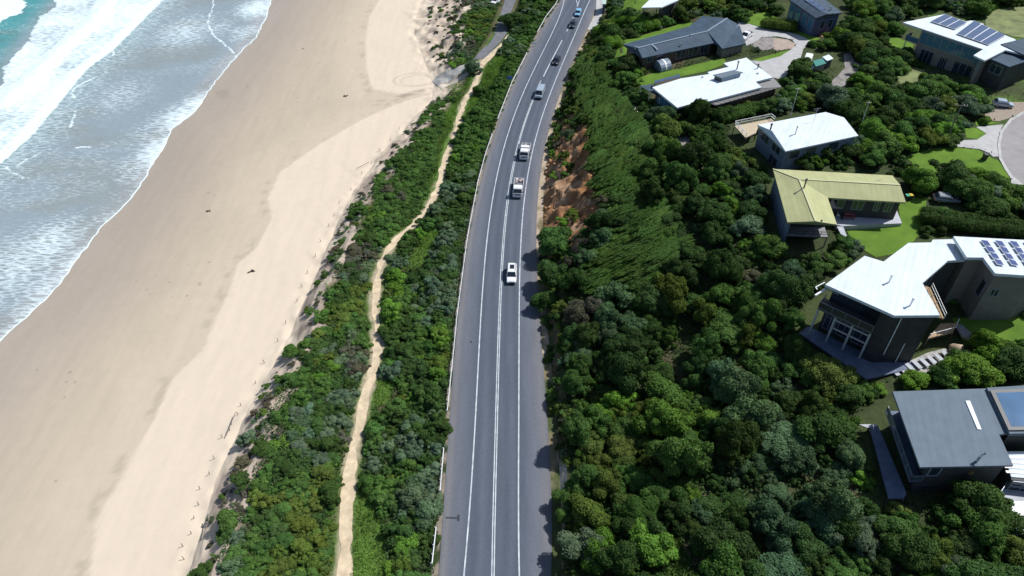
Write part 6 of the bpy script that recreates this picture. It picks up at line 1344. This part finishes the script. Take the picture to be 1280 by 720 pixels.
def chair(u, v, z, rz, m, lab, grp, low=False):
    p = P(u, v, z); t = thing('garden_chair', p, lab, 'chair', grp, rz); b = mat
    for nm, c, d in (('seat', (0, 0, .42), (.5, .5, .06)), ('backrest', (0, .24, .72), (.5, .06, .55))): mb = MB(); mb.box(c, d); part(mb, nm, m, t, bevel=.01)
    for a in (-.2, .2):
        for c in (-.2, .2): mb = MB(); mb.box((a, c, .2), (.05, .05, .4)); part(mb, 'leg', m, t)
for u, v, rz in ((1047, 271, 1.2), (1052, 274.5, 2.2), (1050, 268, .4)): chair(u, v, ZTER, rz, WHW if u < 1049 else PLAST, 'white garden chair on the green-roofed house terrace' if u < 1049 else ('black garden chair nearest the lawn on the green-roofed house terrace' if v > 272 else 'black garden chair nearest the wall on the green-roofed house terrace'), None)
for i, (u, v) in enumerate(((1008,24),(1030,40),(1034,37.5),(1029,42.5))[1:]):
    g = G(u, v); chair(u, v, g.z+.12, i*2.0, PLAST, 'dark chair on the brick terrace of the dark blue house', 'terrace chairs of the dark blue house')
# garden rocks near the tall white house
for u, v, s, lab in ((1194,437,1.1,'largest tan boulder in the garden beside the tall white house'), (1240,452,1.0,'tan boulder under the tree on the lawn side of the tall white house'), (1246,463,.8,'reddish boulder just below the tan one under the tree'), (1175,445,.5,'small pale stone by the garden steps')):
    g = G(u, v); r2 = np.random.default_rng(u); vv, ff = ICO; vv = vv*(1+.16*r2.normal(size=(len(vv), 1)))*np.array([s, s*.8, s*.7])+np.array([g.x, g.y, g.z+s*.25]); me = fast_mesh('boulder', vv, ff); tag(link('boulder', me, mat('boulder_%d' % u, (.38, .29, .2), .9, noise=.3, nscale=1.2)), lab, 'boulder')
def rocks(n, f, lab, grp, c):
    r2 = np.random.default_rng(n); m = mat('rock_'+grp.split()[0], c, .95, noise=.4, nscale=1.5, bump=.5); ms = []
    for i in range(5):
        vv, ff = ICO; me = fast_mesh('rock', vv*(1+.2*r2.normal(size=(len(vv), 1)))*np.array([1, .75, .6]), ff); me.materials.append(m); ms.append(me)
    for i in range(n):
        x, y, s = f(r2); o = bpy.data.objects.new('rock', ms[i % 5]); COL.objects.link(o); o.location = (x, y, float(H(x, y))+.1*s); o.scale = (s, s, s); o.rotation_euler = (r2.uniform(-.4, .4), r2.uniform(-.4, .4), r2.uniform(0, 6)); tag(o, lab, 'rock', grp)
def fcut(r2):
    y = r2.uniform(P(0, 310, 0)[1], P(0, 140, 0)[1]); return float(cut0.x(y))+abs(r2.normal(0, 2.2))-.2, y, r2.uniform(.18, .6)
rocks(70, fcut, 'rough orange-brown rock fallen at the foot of the road cutting', 'orange rocks at the foot of the cutting', (.36, .20, .10))
def fdune(r2):
    y = r2.uniform(50, 150); t = r2.uniform(.35, .9); a, b = float(toe.x(y)), float(top.x(y)); return a+(b-a)*t, y, r2.uniform(.1, .32)
rocks(90, fdune, 'dark lump of exposed peat on the dune face', 'peat lumps on the dune face', (.14, .115, .085))
# ================================================================== LIGHT, CAMERA
az = math.radians(28); el = math.radians(51)
sd = Vector((math.cos(az)*math.cos(el), math.sin(az)*math.cos(el), math.sin(el)))
sl = bpy.data.lights.new('sun', 'SUN'); sl.energy = 4.2; sl.angle = math.radians(.5); sl.color = (1.0, .975, .94)
so = bpy.data.objects.new('sun', sl); COL.objects.link(so); so.rotation_euler = (-sd).to_track_quat('-Z', 'Y').to_euler()
w = bpy.data.worlds.new('World'); scene.world = w; w.use_nodes = True
N, K = w.node_tree.nodes, w.node_tree.links; sk = N.new('ShaderNodeTexSky'); sk.sky_type = 'NISHITA'; sk.sun_disc = False; sk.sun_elevation = el; sk.sun_rotation = math.pi/2-az
K.new(sk.outputs['Color'], N['Background'].inputs['Color']); N['Background'].inputs['Strength'].default_value = .083
cd_ = bpy.data.cameras.new('camera'); cd_.sensor_width = 36; cd_.lens = 36*F/1280; cd_.clip_start = 1; cd_.clip_end = 12000
co = bpy.data.objects.new('camera', cd_); COL.objects.link(co); co.location = (0, 0, HC); co.rotation_euler = (math.pi/2-TH, 0, 0); scene.camera = co
vs = scene.view_settings; vs.view_transform = 'Standard'; vs.look = 'None'; vs.exposure = 0.25; vs.gamma = 1; vs.use_curve_mapping = False
scene.render.engine = 'CYCLES'; cy = scene.cycles; cy.max_bounces = 4; cy.diffuse_bounces = 2; cy.glossy_bounces = 2; cy.transmission_bounces = 3; cy.transparent_max_bounces = 4; cy.caustics_reflective = False; cy.caustics_refractive = False
scene.render.resolution_x = 1024; scene.render.resolution_y = 576
